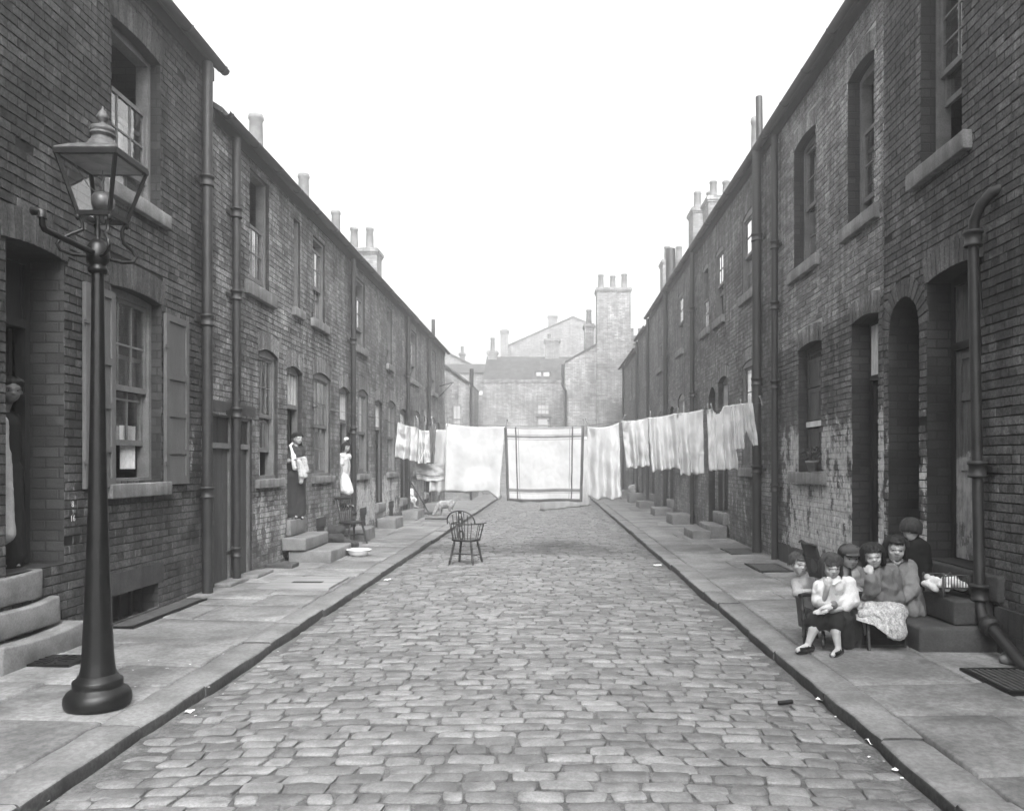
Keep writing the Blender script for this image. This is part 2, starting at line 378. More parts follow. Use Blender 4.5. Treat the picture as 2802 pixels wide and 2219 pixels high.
# ------------------------------------------------------------------ ground, road, kerbs, pavements
def build_ground():
    mb = MB()
    mb.add([(-260, -60, -.19), (260, -60, -.19), (260, 320, -.19), (-260, 320, -.19)], [(0, 1, 2, 3)])
    structure(mb.build('ground', m_dirt))
    # road bed of packed dirt between the setts
    mb = MB()
    def cam(x): 
        u = (x - (KL + KR) / 2) / ((KR - KL) / 2); return .045 * (1 - u * u)
    mb.grid(lambda u, v: (KL - .05 + (KR - KL + .1) * u, -8 + 56 * v, ROAD - .017 + cam(KL + (KR - KL) * u) + .006 * nz((u * 9, v * 200, 0), 1.7) + (.008 + .022 * nz((u * 3, v * 90, 7), 1.1)) * math.exp(-((min(u, 1 - u) * 4.4 - .03) / .13) ** 2)), 24, 500)
    bed = mb
    mb = MB(); r = random.Random(3)
    y = 2.9
    while y < 47:
        near = y < 15
        h = r.uniform(.112, .138); x = KL + r.uniform(-.03, .1)
        ph = r.uniform(0, 9)
        while x < KR - .06:
            L = r.uniform(.16, .28)
            if r.random() < .12: L = r.uniform(.10, .14)
            if x + L > KR - .02: L = KR - .015 - x
            if L < .07: x += .09; continue
            edge = min(x - KL, KR - x - L)
            g = .0035 if near else .004
            us = (-1, -.9, -.45, .0, .45, .9, 1) if near else (-1, -.75, .75, 1)
            ws = (-1, -.84, -.3, .3, .84, 1) if near else (-1, -.65, .65, 1)
            nx, ny = len(us) - 1, len(ws) - 1
            tilt = r.uniform(-.03, .03); til2 = r.uniform(-.07, .03); dz = r.uniform(-.006, .007); dome = r.uniform(.005, .013)
            if edge < .10: dz -= .008
            wob = .012 * math.sin(x * 1.9 + ph) + .014 * nz((x, y * 3, 3), 1.5)
            sk = r.uniform(-.014, .014); s2 = r.uniform(-.010, .010); cx = x + L / 2; cy = y + h / 2
            vs = []
            hl, hh = L / 2 - g, h / 2 - g
            for v in ws:
                for u in us:
                    px = cx + u * hl + v * sk - .007 * u * abs(v) ** 6
                    py = cy + v * hh + u * s2 + wob - .006 * v * abs(u) ** 6
                    e = max(abs(u), abs(v))
                    pz = ROAD + cam(px) + dz - dome * (.5 * u * u + .6 * v * v) / 2 - (.0055 if e == 1 else 0) + tilt * u * hl + til2 * v * hh
                    if near:
                        pz += .0035 * nz((px, py, dz * 50), 22); px += .006 * nz((px, py, 5), 14) * e; py += .006 * nz((px, py, 9), 14) * e
                    vs.append((px, py, pz))
            W = nx + 1
            fs = [(j * W + i, j * W + i + 1, (j + 1) * W + i + 1, (j + 1) * W + i) for j in range(ny) for i in range(nx)]
            ring = [i for i in range(W)] + [j * W + nx for j in range(1, ny + 1)] + [ny * W + i for i in range(nx - 1, -1, -1)] + [j * W for j in range(ny - 1, 0, -1)]
            n = len(ring); b0 = len(vs)
            vs += [vs[k] for k in ring] + [(vs[k][0], vs[k][1], ROAD - .06) for k in ring]
            # sides ride on their own vertices so that the arris stays crisp
            mb.add(vs, fs, 0, True)
            o_ = len(mb.v) - len(vs)
            for k in range(n): mb.f.append([o_ + b0 + (k + 1) % n, o_ + b0 + k, o_ + b0 + n + k, o_ + b0 + n + (k + 1) % n]); mb.m.append(0); mb.sm.append(False)
            x += L + r.uniform(.004, .018)
        y += h + r.uniform(.001, .007)
    o = len(mb.v)
    mb.add(bed.v, bed.f, 1, True)
    structure(mb.build('road', [m_sett, m_dirt]))

    def slab(mb, xa, xb, ya, yb, za, zb, r, g=.009, n=True):
        """one flagstone: uneven top, soft arris"""
        xa, xb = min(xa, xb) + g, max(xa, xb) - g; ya += g; yb -= g
        nx = max(3, int((xb - xa) / .16)); ny = max(3, int((yb - ya) / .16)); t1 = r.uniform(-.005, .005); t2 = r.uniform(-.004, .004); dz = r.uniform(-.004, .004)
        us = [0, .012 / (xb - xa)] + [k / nx for k in range(1, nx)] + [1 - .012 / (xb - xa), 1]
        vv = [0, .012 / (yb - ya)] + [k / ny for k in range(1, ny)] + [1 - .012 / (yb - ya), 1]
        W = len(us); H = len(vv); vs = []
        for b, v in enumerate(vv):
            for a, u in enumerate(us):
                x = xa + u * (xb - xa); y = ya + v * (yb - ya)
                z = za + (zb - za) * u + dz + t1 * (2 * u - 1) + t2 * (2 * v - 1) + .0035 * nz((x, y, 1), 2.6) + .0015 * nz((x, y, 4), 9)
                e = (a in (0, W - 1)) or (b in (0, H - 1))
                if e: z -= .008; x += .006 * nz((x, y, 7), 8); y += .006 * nz((x, y, 3), 8)
                vs.append((x, y, z))
        fs = [(j * W + i, j * W + i + 1, (j + 1) * W + i + 1, (j + 1) * W + i) for j in range(H - 1) for i in range(W - 1)]
        ring = list(range(W)) + [j * W + W - 1 for j in range(1, H)] + [(H - 1) * W + i for i in range(W - 2, -1, -1)] + [j * W for j in range(H - 2, 0, -1)]
        b0 = len(vs); n_ = len(ring)
        for k in ring: vs.append((vs[k][0], vs[k][1], -.06))
        fs += [(ring[(k + 1) % n_], ring[k], b0 + k, b0 + (k + 1) % n_) for k in range(n_)]
        mb.add(vs, fs, 0, True)
    def kerb(mb, x_face, s, ya, yb, r):
        """one kerbstone: s=+1 when the pavement lies to +x"""
        w = .27; dz = r.uniform(-.008, .006); dx = r.uniform(-.012, .012)
        prof = [(0.012, -.15), (.0, -.07), (.002, -.024), (.005, -.012), (.012, -.004), (.024, -.001), (.15, .003), (w - .006, .004), (w, -.004), (w, -.06)]
        n = max(2, int((yb - ya) / .12)); vs = []
        for j in range(n + 1):
            y = ya + .003 + (yb - ya - .006) * j / n; e = .007 if j in (0, n) else 0
            for k, (a, z) in enumerate(prof):
                q = .008 * nz((a * 3, y, x_face), 3.5) + .004 * nz((a * 3, y, x_face + 9), 11)
                vs.append((x_face + s * (a + dx + q + (e if k < 5 else 0)), y, z + dz + (q * .6 if k < 8 else 0) - (e if 2 < k < 9 else 0)))
        W = len(prof)
        fs = [(j * W + i, j * W + i + 1, (j + 1) * W + i + 1, (j + 1) * W + i) for j in range(n) for i in range(W - 1)]
        mb.add(vs, fs, 0, True)
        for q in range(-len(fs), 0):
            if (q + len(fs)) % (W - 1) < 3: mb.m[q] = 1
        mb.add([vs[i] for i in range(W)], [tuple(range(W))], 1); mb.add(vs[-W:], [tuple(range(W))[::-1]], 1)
    for side, kx, wx, nm, seed in ((-1, KL, WL, 'left_kerb', 11), (1, KR, WR, 'right_kerb', 12)):
        r = random.Random(seed); mb = MB(); y = 2.6; s = side
        while y < 46:
            L = r.uniform(.75, 1.5); kerb(mb, kx, s, y, y + L, r); y += L
        structure(mb.build(nm, [m_kerb, m_kface]))
        mb = MB(); y = 2.4; a = kx + s * .275; b = wx + s * .05
        za, zb = .004, .03
        while y < 46:
            L = r.choice((.55, .7, .8, .95, 1.1))
            q = r.random()
            def zz(x): return za + (zb - za) * (x - a) / (b - a)
            def sl(x0, x1, ya, yb):
                if side < 0: slab(mb, x1, x0, ya, yb, zz(x1), zz(x0), r)
                else: slab(mb, x0, x1, ya, yb, zz(x0), zz(x1), r)
            if q < .4: sl(a, b, y, y + L)
            else:
                m = a + (b - a) * r.uniform(.35, .65); k = L * r.uniform(.4, .6)
                sl(a, m, y, y + L)
                if q < .75: sl(m, b, y, y + L)
                else: sl(m, b, y, y + k); sl(m, b, y + k, y + L)
            y += L
        o2 = len(mb.v)
        mb.add([(kx + s * .2, -8, -.035), (wx + s * .4, -8, -.02), (wx + s * .4, 46, -.02), (kx + s * .2, 46, -.035)], [(0, 1, 2, 3)], 1)
        structure(mb.build('left_pavement' if s < 0 else 'right_pavement', [m_flag, m_dirt]))
build_ground()

# ------------------------------------------------------------------ houses
class Fac:
    def __init__(s, side): s.s = side; s.x = WL if side < 0 else WR
    def P(s, y, z, d): return (s.x - s.s * d, y, z)
    def box(s, mb, y0, y1, z0, z1, d0, d1, mat=0):
        a, b = s.x - s.s * d0, s.x - s.s * d1
        return mb.box(min(a, b), max(a, b), y0, y1, z0, z1, mat)
    def quad(s, mb, pts, mat=0, smooth=False):   # pts (y,z,d)
        vs = [s.P(*p) for p in pts]
        f = tuple(range(len(vs)))
        mb.add(vs, [f if s.s < 0 else f[::-1]], mat, smooth)
def op(y0, y1, z0, z1, r=.06, dep=.24, sold=.24, semi=False):
    y0, y1 = min(y0, y1), max(y0, y1)
    return dict(y0=y0, y1=y1, z0=z0, z1=z1, r=(y1 - y0) / 2 if semi else r, dep=dep, sold=sold, semi=semi)
def otop(o, y):
    yc = (o['y0'] + o['y1']) / 2; hw = (o['y1'] - o['y0']) / 2; u = max(-1, min(1, (y - yc) / hw))
    return o['z1'] + (o['r'] * math.sqrt(max(0, 1 - u * u)) if o['semi'] else o['r'] * (1 - u * u))
def ohalf(o, z):
    hw = (o['y1'] - o['y0']) / 2
    if z <= o['z1'] or o['r'] <= 0: return hw
    t = (z - o['z1']) / o['r']
    if t >= 1: return 0
    return hw * math.sqrt(1 - t * t) if o['semi'] else hw * math.sqrt(1 - t)

def house_wall(root, fc, y0, y1, eave, ops, brick, mort, bh=.080, pat='stretch', seed=0, depth=7., ridge=2.2, ylim=5.4):
    r = random.Random(seed); mb = MB()
    y0 += .002; y1 -= .002
    ys = sorted({y0, y1} | {o[k] for o in ops for k in ('y0', 'y1')} | ({ylim} if y0 < ylim < y1 else set()))
    zs = sorted({-.1, eave} | {o['z0'] for o in ops} | {o['z1'] + o['r'] for o in ops})
    DM = -.007
    for a, b in zip(ys, ys[1:]):
        for c, d in zip(zs, zs[1:]):
            ym, zm = (a + b) / 2, (c + d) / 2
            if any(o['y0'] < ym < o['y1'] and o['z0'] < zm < o['z1'] + o['r'] for o in ops): continue
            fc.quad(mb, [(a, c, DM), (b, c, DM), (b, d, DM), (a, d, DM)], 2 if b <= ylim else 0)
    for o in ops:
        n = 16; pts = [o['y0'] + (o['y1'] - o['y0']) * k / n for k in range(n + 1)]; T = o['z1'] + o['r']; dp = -o['dep']
        for a, b in zip(pts, pts[1:]):
            fc.quad(mb, [(a, otop(o, a), DM), (b, otop(o, b), DM), (b, T, DM), (a, T, DM)], 0)
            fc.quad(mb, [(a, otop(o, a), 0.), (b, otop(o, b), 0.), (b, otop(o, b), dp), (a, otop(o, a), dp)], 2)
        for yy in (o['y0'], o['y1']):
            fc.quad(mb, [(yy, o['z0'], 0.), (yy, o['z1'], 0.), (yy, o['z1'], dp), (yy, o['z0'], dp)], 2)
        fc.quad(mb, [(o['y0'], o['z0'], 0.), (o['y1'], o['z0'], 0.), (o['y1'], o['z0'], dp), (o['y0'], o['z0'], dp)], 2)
    def brk(a, b, c, d, dd=0., ta=0.):
        g = .0045; f = dd + r.uniform(-.001, .0045); i = r.uniform(.002, .004)
        a += g + r.uniform(-.002, .002); b -= g; q = r.uniform(-.0015, .0015); c += q; d += q
        if b - a < .02: return
        tl = r.uniform(-.002, .002)
        vs = [(a, c, DM), (b, c, DM), (b, d, DM), (a, d, DM), (a + i, c + i, f - tl), (b - i, c + i, f + tl), (b - i, d - i, f + tl), (a + i, d - i, f - tl)]
        vs = [fc.P(*p) for p in vs]
        fs = [(4, 5, 6, 7), (0, 1, 5, 4), (1, 2, 6, 5), (2, 3, 7, 6), (3, 0, 4, 7)]
        if fc.s > 0: fs = [f_[::-1] for f_ in fs]
        mb.add(vs, fs, 1)
    ya = max(y0, ylim); row = 0; z = .0
    while z < eave - .02:
        zt = min(z + bh - .009, eave); zm = (z + zt) / 2; holes = []
        for o in ops:
            if o['z0'] < zm < o['z1'] + o['r'] + (o['sold'] or 0):
                yc = (o['y0'] + o['y1']) / 2
                hw = ohalf(o, zm) if zm < o['z1'] + o['r'] else 0
                if o['sold'] and zm > o['z1'] - (.03 if not o['semi'] else 0):
                    if o['semi']:
                        R_ = (o['y1'] - o['y0']) / 2 + o['sold']; q = R_ * R_ - (zm - o['z1']) ** 2; hw = math.sqrt(q) if q > 0 else 0
                    else: hw = (o['y1'] - o['y0']) / 2 + .05 if zm < o['z1'] + o['r'] * .7 + o['sold'] else 0
                if hw > 0: holes.append((yc - hw, yc + hw))
        hd = (row % 4 == 3) if pat == 'garden' else (row % 3 == 2)
        Lb = .113 if hd else .226; x = ya - Lb * (.5 if row % 2 else .02) - r.uniform(0, .03)
        while x < y1:
            segs = [(max(x, ya), min(x + Lb, y1))]
            for h0, h1 in holes:
                ns = []
                for a, b in segs:
                    if b <= h0 or a >= h1: ns.append((a, b)); continue
                    if a < h0: ns.append((a, h0 + .004))
                    if b > h1: ns.append((h1 - .004, b))
                segs = ns
            for a, b in segs:
                if b - a > .028 and r.random() > .002: brk(a, b, z, zt)
            x += Lb
        z += bh; row += 1
    for o in ops:
        if not o['sold']: continue
        if o['y1'] < ylim: continue
        yc = (o['y0'] + o['y1']) / 2; hw = (o['y1'] - o['y0']) / 2
        if o['semi']:
            n = int(PI * (hw + .06) / .088)
            for k in range(n):
                a0, a1 = PI * (k + .06) / n, PI * (k + .94) / n; q = r.uniform(0, .004)
                pts = [(hw, a0), (hw, a1), (hw + o['sold'], a1), (hw + o['sold'], a0)]
                cen = (hw + o['sold'] / 2, (a0 + a1) / 2)
                vs = [fc.P(yc + R_ * math.cos(a), o['z1'] + R_ * math.sin(a), DM) for R_, a in pts]
                vs += [fc.P(yc + (R_ + (cen[0] - R_) * .04) * math.cos(a + (cen[1] - a) * .12), o['z1'] + (R_ + (cen[0] - R_) * .04) * math.sin(a + (cen[1] - a) * .12), .004 + q) for R_, a in pts]
                fs = [(4, 5, 6, 7), (0, 1, 5, 4), (1, 2, 6, 5), (2, 3, 7, 6), (3, 0, 4, 7)]
                mb.add(vs, fs if fc.s > 0 else [f[::-1] for f in fs], 1)
        else:
            n = int((2 * hw + .1) / .083)
            for k in range(n):
                a = yc - hw - .05 + (2 * hw + .1) * (k + .05) / n; b = yc - hw - .05 + (2 * hw + .1) * (k + .95) / n
                c0, c1 = otop(o, max(a, o['y0'])), otop(o, min(b, o['y1'])); q = r.uniform(0, .004); sp = .10
                t0 = (a - yc) * sp; t1 = (b - yc) * sp; h = o['sold']
                pts = [(a, c0), (b, c1), (b + t1, c1 + h - abs(t1) * .1), (a + t0, c0 + h - abs(t0) * .1)]
                vs = [fc.P(y, z_, DM) for y, z_ in pts]
                i = .004
                pt2 = [(a + i, c0 + i), (b - i, c1 + i), (b + t1 - i, c1 + h - i), (a + t0 + i, c0 + h - i)]
                vs += [fc.P(y, z_, .003 + q) for y, z_ in pt2]
                fs = [(4, 5, 6, 7), (0, 1, 5, 4), (1, 2, 6, 5), (2, 3, 7, 6), (3, 0, 4, 7)]
                mb.add(vs, fs if fc.s < 0 else [f[::-1] for f in fs], 1)
    # back, gables, floors
    D = -depth; rz = eave + ridge
    for yy in (y0, y1):
        fc.quad(mb, [(yy, -.1, DM), (yy, eave, DM), (yy, rz, D / 2), (yy, eave, D), (yy, -.1, D)], 2)
    fc.quad(mb, [(y0, -.1, D), (y1, -.1, D), (y1, eave, D), (y0, eave, D)], 2)
    for zf in (.35, 3.62): fc.quad(mb, [(y0 + .01, zf, -.3), (y1 - .01, zf, -.3), (y1 - .01, zf, D + .01), (y0 + .01, zf, D + .01)], 2)
    return mb.build('wall', [mort, brick, m_btex], root)

def roof(root, fc, y0, y1, eave, depth=7., ridge=2.2, over=.13, gut=True):
    mb = MB(); D = -depth; rz = eave + ridge; y0 += .003; y1 -= .003
    sl = ridge / (depth / 2)
    poly = [(over, eave - over * sl + .02), (over, eave - over * sl + .09), (D / 2, rz + .11), (D - over, eave - over * sl + .09), (D - over, eave - over * sl + .02), (D / 2, rz + .03)]
    mb.prism([fc.P(y0, z, d) for d, z in poly], (0, y1 - y0, 0))
    mb.tube([fc.P(y0, rz + .10, D / 2), fc.P(y1, rz + .10, D / 2)], .09, 8)
    ro = mb.build('roof', m_slate, root, True)
    if gut:
        g = MB(); c = []
        ze = eave - over * sl + .02
        for k in range(7):
            a = PI + PI * k / 6; c.append((over + .035 + .062 * math.cos(a) * -1, ze + .03 + .062 * math.sin(a)))
        o2 = [(d, z) for d, z in c]
        n = max(2, int((y1 - y0) / .9))
        g.grid(lambda u, v: fc.P(y0 + (y1 - y0) * v, o2[min(6, int(round(u * 6)))][1] + .012 * nz((fc.s * 3, y0 + (y1 - y0) * v, 2), .9), o2[min(6, int(round(u * 6)))][0]), 6, n * 2)
        fc.box(g, y0, y1, eave - .17, eave - .01, .006, .03)
        for k in range(n + 1):
            y = y0 + .1 + (y1 - y0 - .2) * k / n; g.tube([fc.P(y, ze + .03 + .066 * math.sin(PI + PI * q / 6), over + .035 - .066 * math.cos(PI + PI * q / 6)) for q in range(7)], .012, 5)
        g.build('gutter', m_pipe, root)
    return ro

def pipe(root, fc, y, z0, z1, rad=.05, d=None, collars=(), bend=None, mat=None):
    mb = MB(); d = d or rad + .045
    if fc.s < 0: y = y * (abs(fc.x) - d) / abs(fc.x)   # survey lines run to the pipe's own axis
    top = [fc.P(y, z1, d)]
    pts = [fc.P(y, z0, d), fc.P(y, z1, d)]
    if bend: pts += [fc.P(y, z1 + .10, d + .01), fc.P(y, z1 + .18, d + .03)]
    mb.tube(pts, rad, 12)
    for z in collars:
        p = fc.P(y, z, d)
        mb.lathe([(rad, -.07), (rad + .018, -.065), (rad + .018, -.045), (rad + .010, -.04), (rad + .010, .04), (rad + .022, .045), (rad + .022, .07), (rad, .075)], p, 14)
        fc.box(mb, y - rad - .06, y + rad + .06, z - .025, z + .025, .002, .02)
    return mb.build('drainpipe', mat or m_pipe, root)

def sill(parent, fc, o, ext=.09, th=.14, out=.07, mat=None, seed=0):
    a, b = fc.x - fc.s * (-.10), fc.x - fc.s * out
    return stone('sill', min(a, b), max(a, b), o['y0'] - ext, o['y1'] + ext, o['z0'] - th, o['z0'] + .003, mat or m_sill, parent, rough=.005, bev=.012, seed=seed)

def sash(mb, pane, fc, y0, y1, z0, z1, d, cols, rows, mu=.02, st=.045, mat=0):
    B = lambda a, b, c, e: fc.box(mb, a, b, c, e, d - .035, d, mat)
    B(y0, y0 + st, z0, z1); B(y1 - st, y1, z0, z1); B(y0 + st, y1 - st, z1 - st, z1); B(y0 + st, y1 - st, z0, z0 + st * 1.3)
    ia, ib, ic, ie = y0 + st, y1 - st, z0 + st * 1.3, z1 - st
    for k in range(1, cols): m = ia + (ib - ia) * k / cols; fc.box(mb, m - mu / 2, m + mu / 2, ic, ie, d - .028, d - .006, mat)
    for k in range(1, rows): m = ic + (ie - ic) * k / rows; fc.box(mb, ia, ib, m - mu / 2, m + mu / 2, d - .0275, d - .0065, mat)
    fc.quad(pane, [(ia, ic, d - .017), (ib, ic, d - .017), (ib, ie, d - .017), (ia, ie, d - .017)])

def curtain(parent, fc, y0, y1, z0, z1, d, seed=0, mat=None, gather=0.):
    mb = MB()
    def fn(u, v):
        y = y0 + (y1 - y0) * (u + gather * (.5 - u) * (1 - v) * v * 4)
        return fc.P(y, z0 + (z1 - z0) * v, d + .018 * math.sin(u * 26 + seed) + .01 * math.sin(u * 61 + seed * 2 + v))
    mb.grid(fn, 24, 8)
    return mb.build('curtain', mat or m_cur, parent)

def window(root, fc, o, cols=2, rows=2, drop=0., lift=0., mat=None, dep=None, cur=(), sillk=None, label=None, head=.05):
    mat = mat or m_frame; dep = dep or o['dep'] - .11; mb = MB(); pn = MB()
    y0, y1, z0, z1 = o['y0'] + .004, o['y1'] - .004, o['z0'] + .004, o['z1']
    f0, f1 = -dep - .13, -dep; w = .055
    fc.box(mb, y0, y0 + w, z0, z1, f0, f1); fc.box(mb, y1 - w, y1, z0, z1, f0, f1)
    fc.box(mb, y0 + w, y1 - w, z0, z0 + .05, f0, f1 + .03)
    n = 10; top = [(y0 + (y1 - y0) * k / n) for k in range(n + 1)]
    poly = [(y1, z1 - head), (y0, z1 - head)] + [(y, otop(o, y) - .003) for y in top]
    mb.prism([fc.P(y, z, f0) for y, z in poly], V(fc.P(0, 0, f1 + .002)) - V(fc.P(0, 0, f0)))
    a, b = y0 + w, y1 - w; zb, zt = z0 + .05, z1 - head; zm = (zb + zt) / 2
    if lift is not None: sash(mb, pn, fc, a, b, zb + lift, zm + .02 + lift, -dep - .065, cols, rows)
    if drop is not None: sash(mb, pn, fc, a, b, zm - .02 - drop, zt - drop, -dep - .022, cols, rows)
    wd = mb.build('window', mat, root)
    if label: wd['label'] = label
    pn.build('pane', m_glass, wd)
    if sillk is not False: sill(wd, fc, o, **(sillk or {}))
    for k, c in enumerate(cur):   # (u0,u1,v0,v1)
        y_a = a + (b - a) * c[0]; y_b = a + (b - a) * c[1]
        curtain(wd, fc, y_a, y_b, zb + (zt - zb) * c[2], zb + (zt - zb) * c[3], -dep - .122, seed=k * 3 + o['y0'], gather=c[4] if len(c) > 4 else 0)
    return wd

def door(root, fc, o, leaf_z=None, fan='bars', mat=None, fmat=None, dep=None, panels='four', open_=False, label=None, fanmat=None):
    """door leaf > frame, fanlight; leaf_z = top of leaf"""
    mat = mat or m_woodd; fmat = fmat or m_frame; dep = dep or o['dep'] - .06
    y0, y1, z0, z1 = o['y0'] + .004, o['y1'] - .004, o['z0'] + .004, o['z1']
    lz = leaf_z or z1 - .06; w = .06; f1 = -dep; f0 = -dep - .09
    mb = MB()
    if open_:   # swung inwards against the party side
        a = y1 - w - .05
        x0, x1 = fc.x - fc.s * (f0 - .02), fc.x - fc.s * (f0 - .75)
        mb.box(min(x0, x1), max(x0, x1), a, a + .04, z0 + .02, lz)
        for zz in (z0 + .25, z0 + 1.1): mb.box(min(x0, x1) + .1, max(x0, x1) - .1, a - .012, a, zz, zz + .6)
    else:
        A, B_ = y0 + w, y1 - w; d0, d1 = f1 - .075, f1 - .04
        fc.box(mb, A + .003, B_ - .003, z0 + .008, lz, d0, d1)
        H = lz - z0
        if panels == 'plank':
            n = max(3, int((B_ - A) / .12))
            for k in range(n): fc.box(mb, A + (B_ - A) * k / n + .004, A + (B_ - A) * (k + 1) / n - .002, z0 + .01, lz - .004, d1 - .01, d1 + .008 + .004 * (k % 2))
        else:
            st = .10
            for a, b, c, e in ((A, A + st, 0, 1), (B_ - st, B_, 0, 1)): fc.box(mb, a + .004, b - .004, z0 + .01, lz - .003, d1 - .004, d1 + .02)
            for c in ((0, .11), (.42, .49), (.75, .80), (.95, 1.)): fc.box(mb, A + st - .002, B_ - st + .002, z0 + .01 + H * c[0], z0 - .005 + H * c[1], d1 - .004, d1 + .019)
            m = (A + B_) / 2
            if B_ - A > .6: fc.box(mb, m - .045, m + .045, z0 + H * .11, z0 + H * .75, d1 - .004, d1 + .018)
            fc.box(mb, A + st - .01, A + st + .012, z0 + H * .11, z0 + H * .95, d1, d1 + .012)
        # latch
        fc.box(mb, A + .03, A + .06, z0 + H * .44, z0 + H * .47, d1 + .015, d1 + .055)
    dr = mb.build('door', mat, root)
    if label: dr['label'] = label
    fm = MB()
    fc.box(fm, y0, y0 + w, z0, z1, f0, f1); fc.box(fm, y1 - w, y1, z0, z1, f0, f1)
    n = 8; poly = [(y1, z1 - .05), (y0, z1 - .05)] + [(y0 + (y1 - y0) * k / n, otop(o, y0 + (y1 - y0) * k / n) - .003) for k in range(n + 1)]
    fm.prism([fc.P(y, z, f0) for y, z in poly], V(fc.P(0, 0, f1 + .002)) - V(fc.P(0, 0, f0)))
    if lz < z1 - .12: fc.box(fm, y0 + w, y1 - w, lz + .004, lz + .075, f0, f1 + .012)
    fm.build('frame', fmat, dr)
    if lz < z1 - .2 and fan:
        fn = MB(); a, b, c, e = y0 + w, y1 - w, lz + .075, z1 - .05; dd = f1 - .03
        if fan == 'bars':
            fc.quad(fn, [(a, c, dd - .01), (b, c, dd - .01), (b, e, dd - .01), (a, e, dd - .01)], 1)
            for k in range(0, 5): m = a + .012 + (b - a - .024) * k / 4; fc.box(fn, m - .012, m + .012, c, e, dd - .02, dd + .01, 0)
            fn.build('fanlight', [fanmat or M('slat_white', .42, .7, .15, 8), m_glass], dr)
        elif fan == 'board':
            n = 3
            for k in range(n): fc.box(fn, a + (b - a) * k / n + .004, a + (b - a) * (k + 1) / n - .004, c - .02 + .03 * (k % 2), e + .02, dd - .02, dd + .012 * (k + 1))
            fn.build('fanlight', fanmat or m_woodl, dr)
        elif fan == 'panel':
            fc.box(fn, a, b, c, e, dd - .02, dd)
            for k in range(3): m = a + (b - a) * k / 2; fc.box(fn, m - .02, m + .02, c, e, dd - .004, dd + .012)
            fn.build('fanlight', fanmat or mat, dr)
    return dr

def step(root, fc, y0, y1, z0, z1, d0, d1, mat=None, wear=.012, seed=0):
    a, b = fc.x - fc.s * d0, fc.x - fc.s * d1
    return stone('doorstep', min(a, b), max(a, b), min(y0, y1), max(y0, y1), z0, z1, mat or m_step, root, wear=wear, rough=.007, bev=.022, seed=seed)

def chimney(root, x, y, zb, zt, wx, wy, pots, potr=.15, poth=.75, mat=None, pmat=None):
    mb = MB(); mb.box(x - wx / 2, x + wx / 2, y - wy / 2, y + wy / 2, zb, zt - .25)
    for k, (e, a, b) in enumerate(((.04, .25, .17), (.08, .17, .05), (.03, .05, 0.))): mb.box(x - wx / 2 - e, x + wx / 2 + e, y - wy / 2 - e, y + wy / 2 + e, zt - a + .001 * k, zt - b)
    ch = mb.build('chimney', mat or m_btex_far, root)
    for px, py, h, r_ in pots:
        p = MB(); p.lathe([(r_ * 1.1, 0), (r_ * 1.05, h * .1), (r_, h * .2), (r_ * .88, h * .85), (r_ * 1.04, h * .88), (r_ * 1.04, h * .95), (r_ * .9, h), (r_ * .7, h), (r_ * .7, h - .15)], (x + px, y + py, zt - .02), 14)
        p.build('chimney_pot', pmat or m_pot, ch)
    return ch
FL, FR = Fac(-1), Fac(1)
# ------------------------------------------------------------------ the left terrace
EL = 6.12
def mkhouse(name, label, fc, y0, y1, eave, ops, brick, mort, seed, ridge=2.2, depth=7., cat='house', group=None, pat='stretch', bh=.080, over=.13):
    h = thing(name, label, cat, (fc.x, (max(y0, 5) + y1) / 2, 0), group)
    house_wall(h, fc, y0, y1, eave, ops, brick, mort, seed=seed, pat=pat, bh=bh, depth=depth, ridge=ridge)
    roof(h, fc, y0, y1, eave, depth=depth, ridge=ridge, over=over)
    return h
GL = 'brick houses of the left terrace'
# front left house with shutters
o_d = op(yl(12), yl(135), .72, 3.39, .03, .34, .27)
o_w = op(yl(235), yl(340), 1.40, 3.35, .035, .22, .27)
o_u = op(yl(235), yl(338), 4.36, 5.99, .035, .22, .25)
o_c = op(yl(236), yl(333), -.02, .30, 0, .30, 0)
h = mkhouse('terrace_house', 'tall sooty brick house behind the street lamp, with open shutters at its ground floor window', FL, -7, 9.92, 6.62, [o_d, o_w, o_u, o_c], m_brick_l, m_mort_l, 1, group=GL)
window(h, FL, o_w, 3, 2, lift=.34, drop=0, cur=[(.02, .34, .05, .30), (.62, .95, .05, .30), (.12, .36, .40, .95, .5)], sillk=dict(ext=.11, th=.14))
window(h, FL, o_u, 3, 2, lift=.0, drop=.52, cur=[(.0, .62, .02, .5), (.1, .3, .55, .98)], sillk=dict(ext=.12, th=.15))  # upstairs curtains added to whiten the panes in place of reflected sky
door(h, FL, o_d, leaf_z=2.78, fan='panel', mat=m_woodd, fmat=m_woodd, open_=True, dep=.30)
def shutter(parent, fc, ya, yb, z0, z1, ang=0., nm='shutter'):
    mb = MB(); L = yb - ya
    fc.box(mb, ya, yb, z0, z1, .014, .034)
    for a, b in ((ya, ya + .07), (yb - .07, yb)): fc.box(mb, a + .001, b - .001, z0 + .001, z1 - .001, .02, .05)
    H = z1 - z0
    for c, e in ((0, .05), (.18, .21), (.40, .43), (.62, .66), (.96, 1)): fc.box(mb, ya + .069, yb - .069, z0 + H * c + .001, z0 + H * e - .001, .02, .049)
    for zz in (.12, .8): fc.box(mb, ya - .05, ya + .06, z0 + H * zz, z0 + H * zz + .03, .045, .058)
    return mb.build(nm, m_shut, parent)
shutter(h, FL, o_w['y1'] + .02, o_w['y1'] + .56, 1.37, 3.27)
shutter(h, FL, o_w['y0'] - .50, o_w['y0'] - .01, 1.37, 3.27)
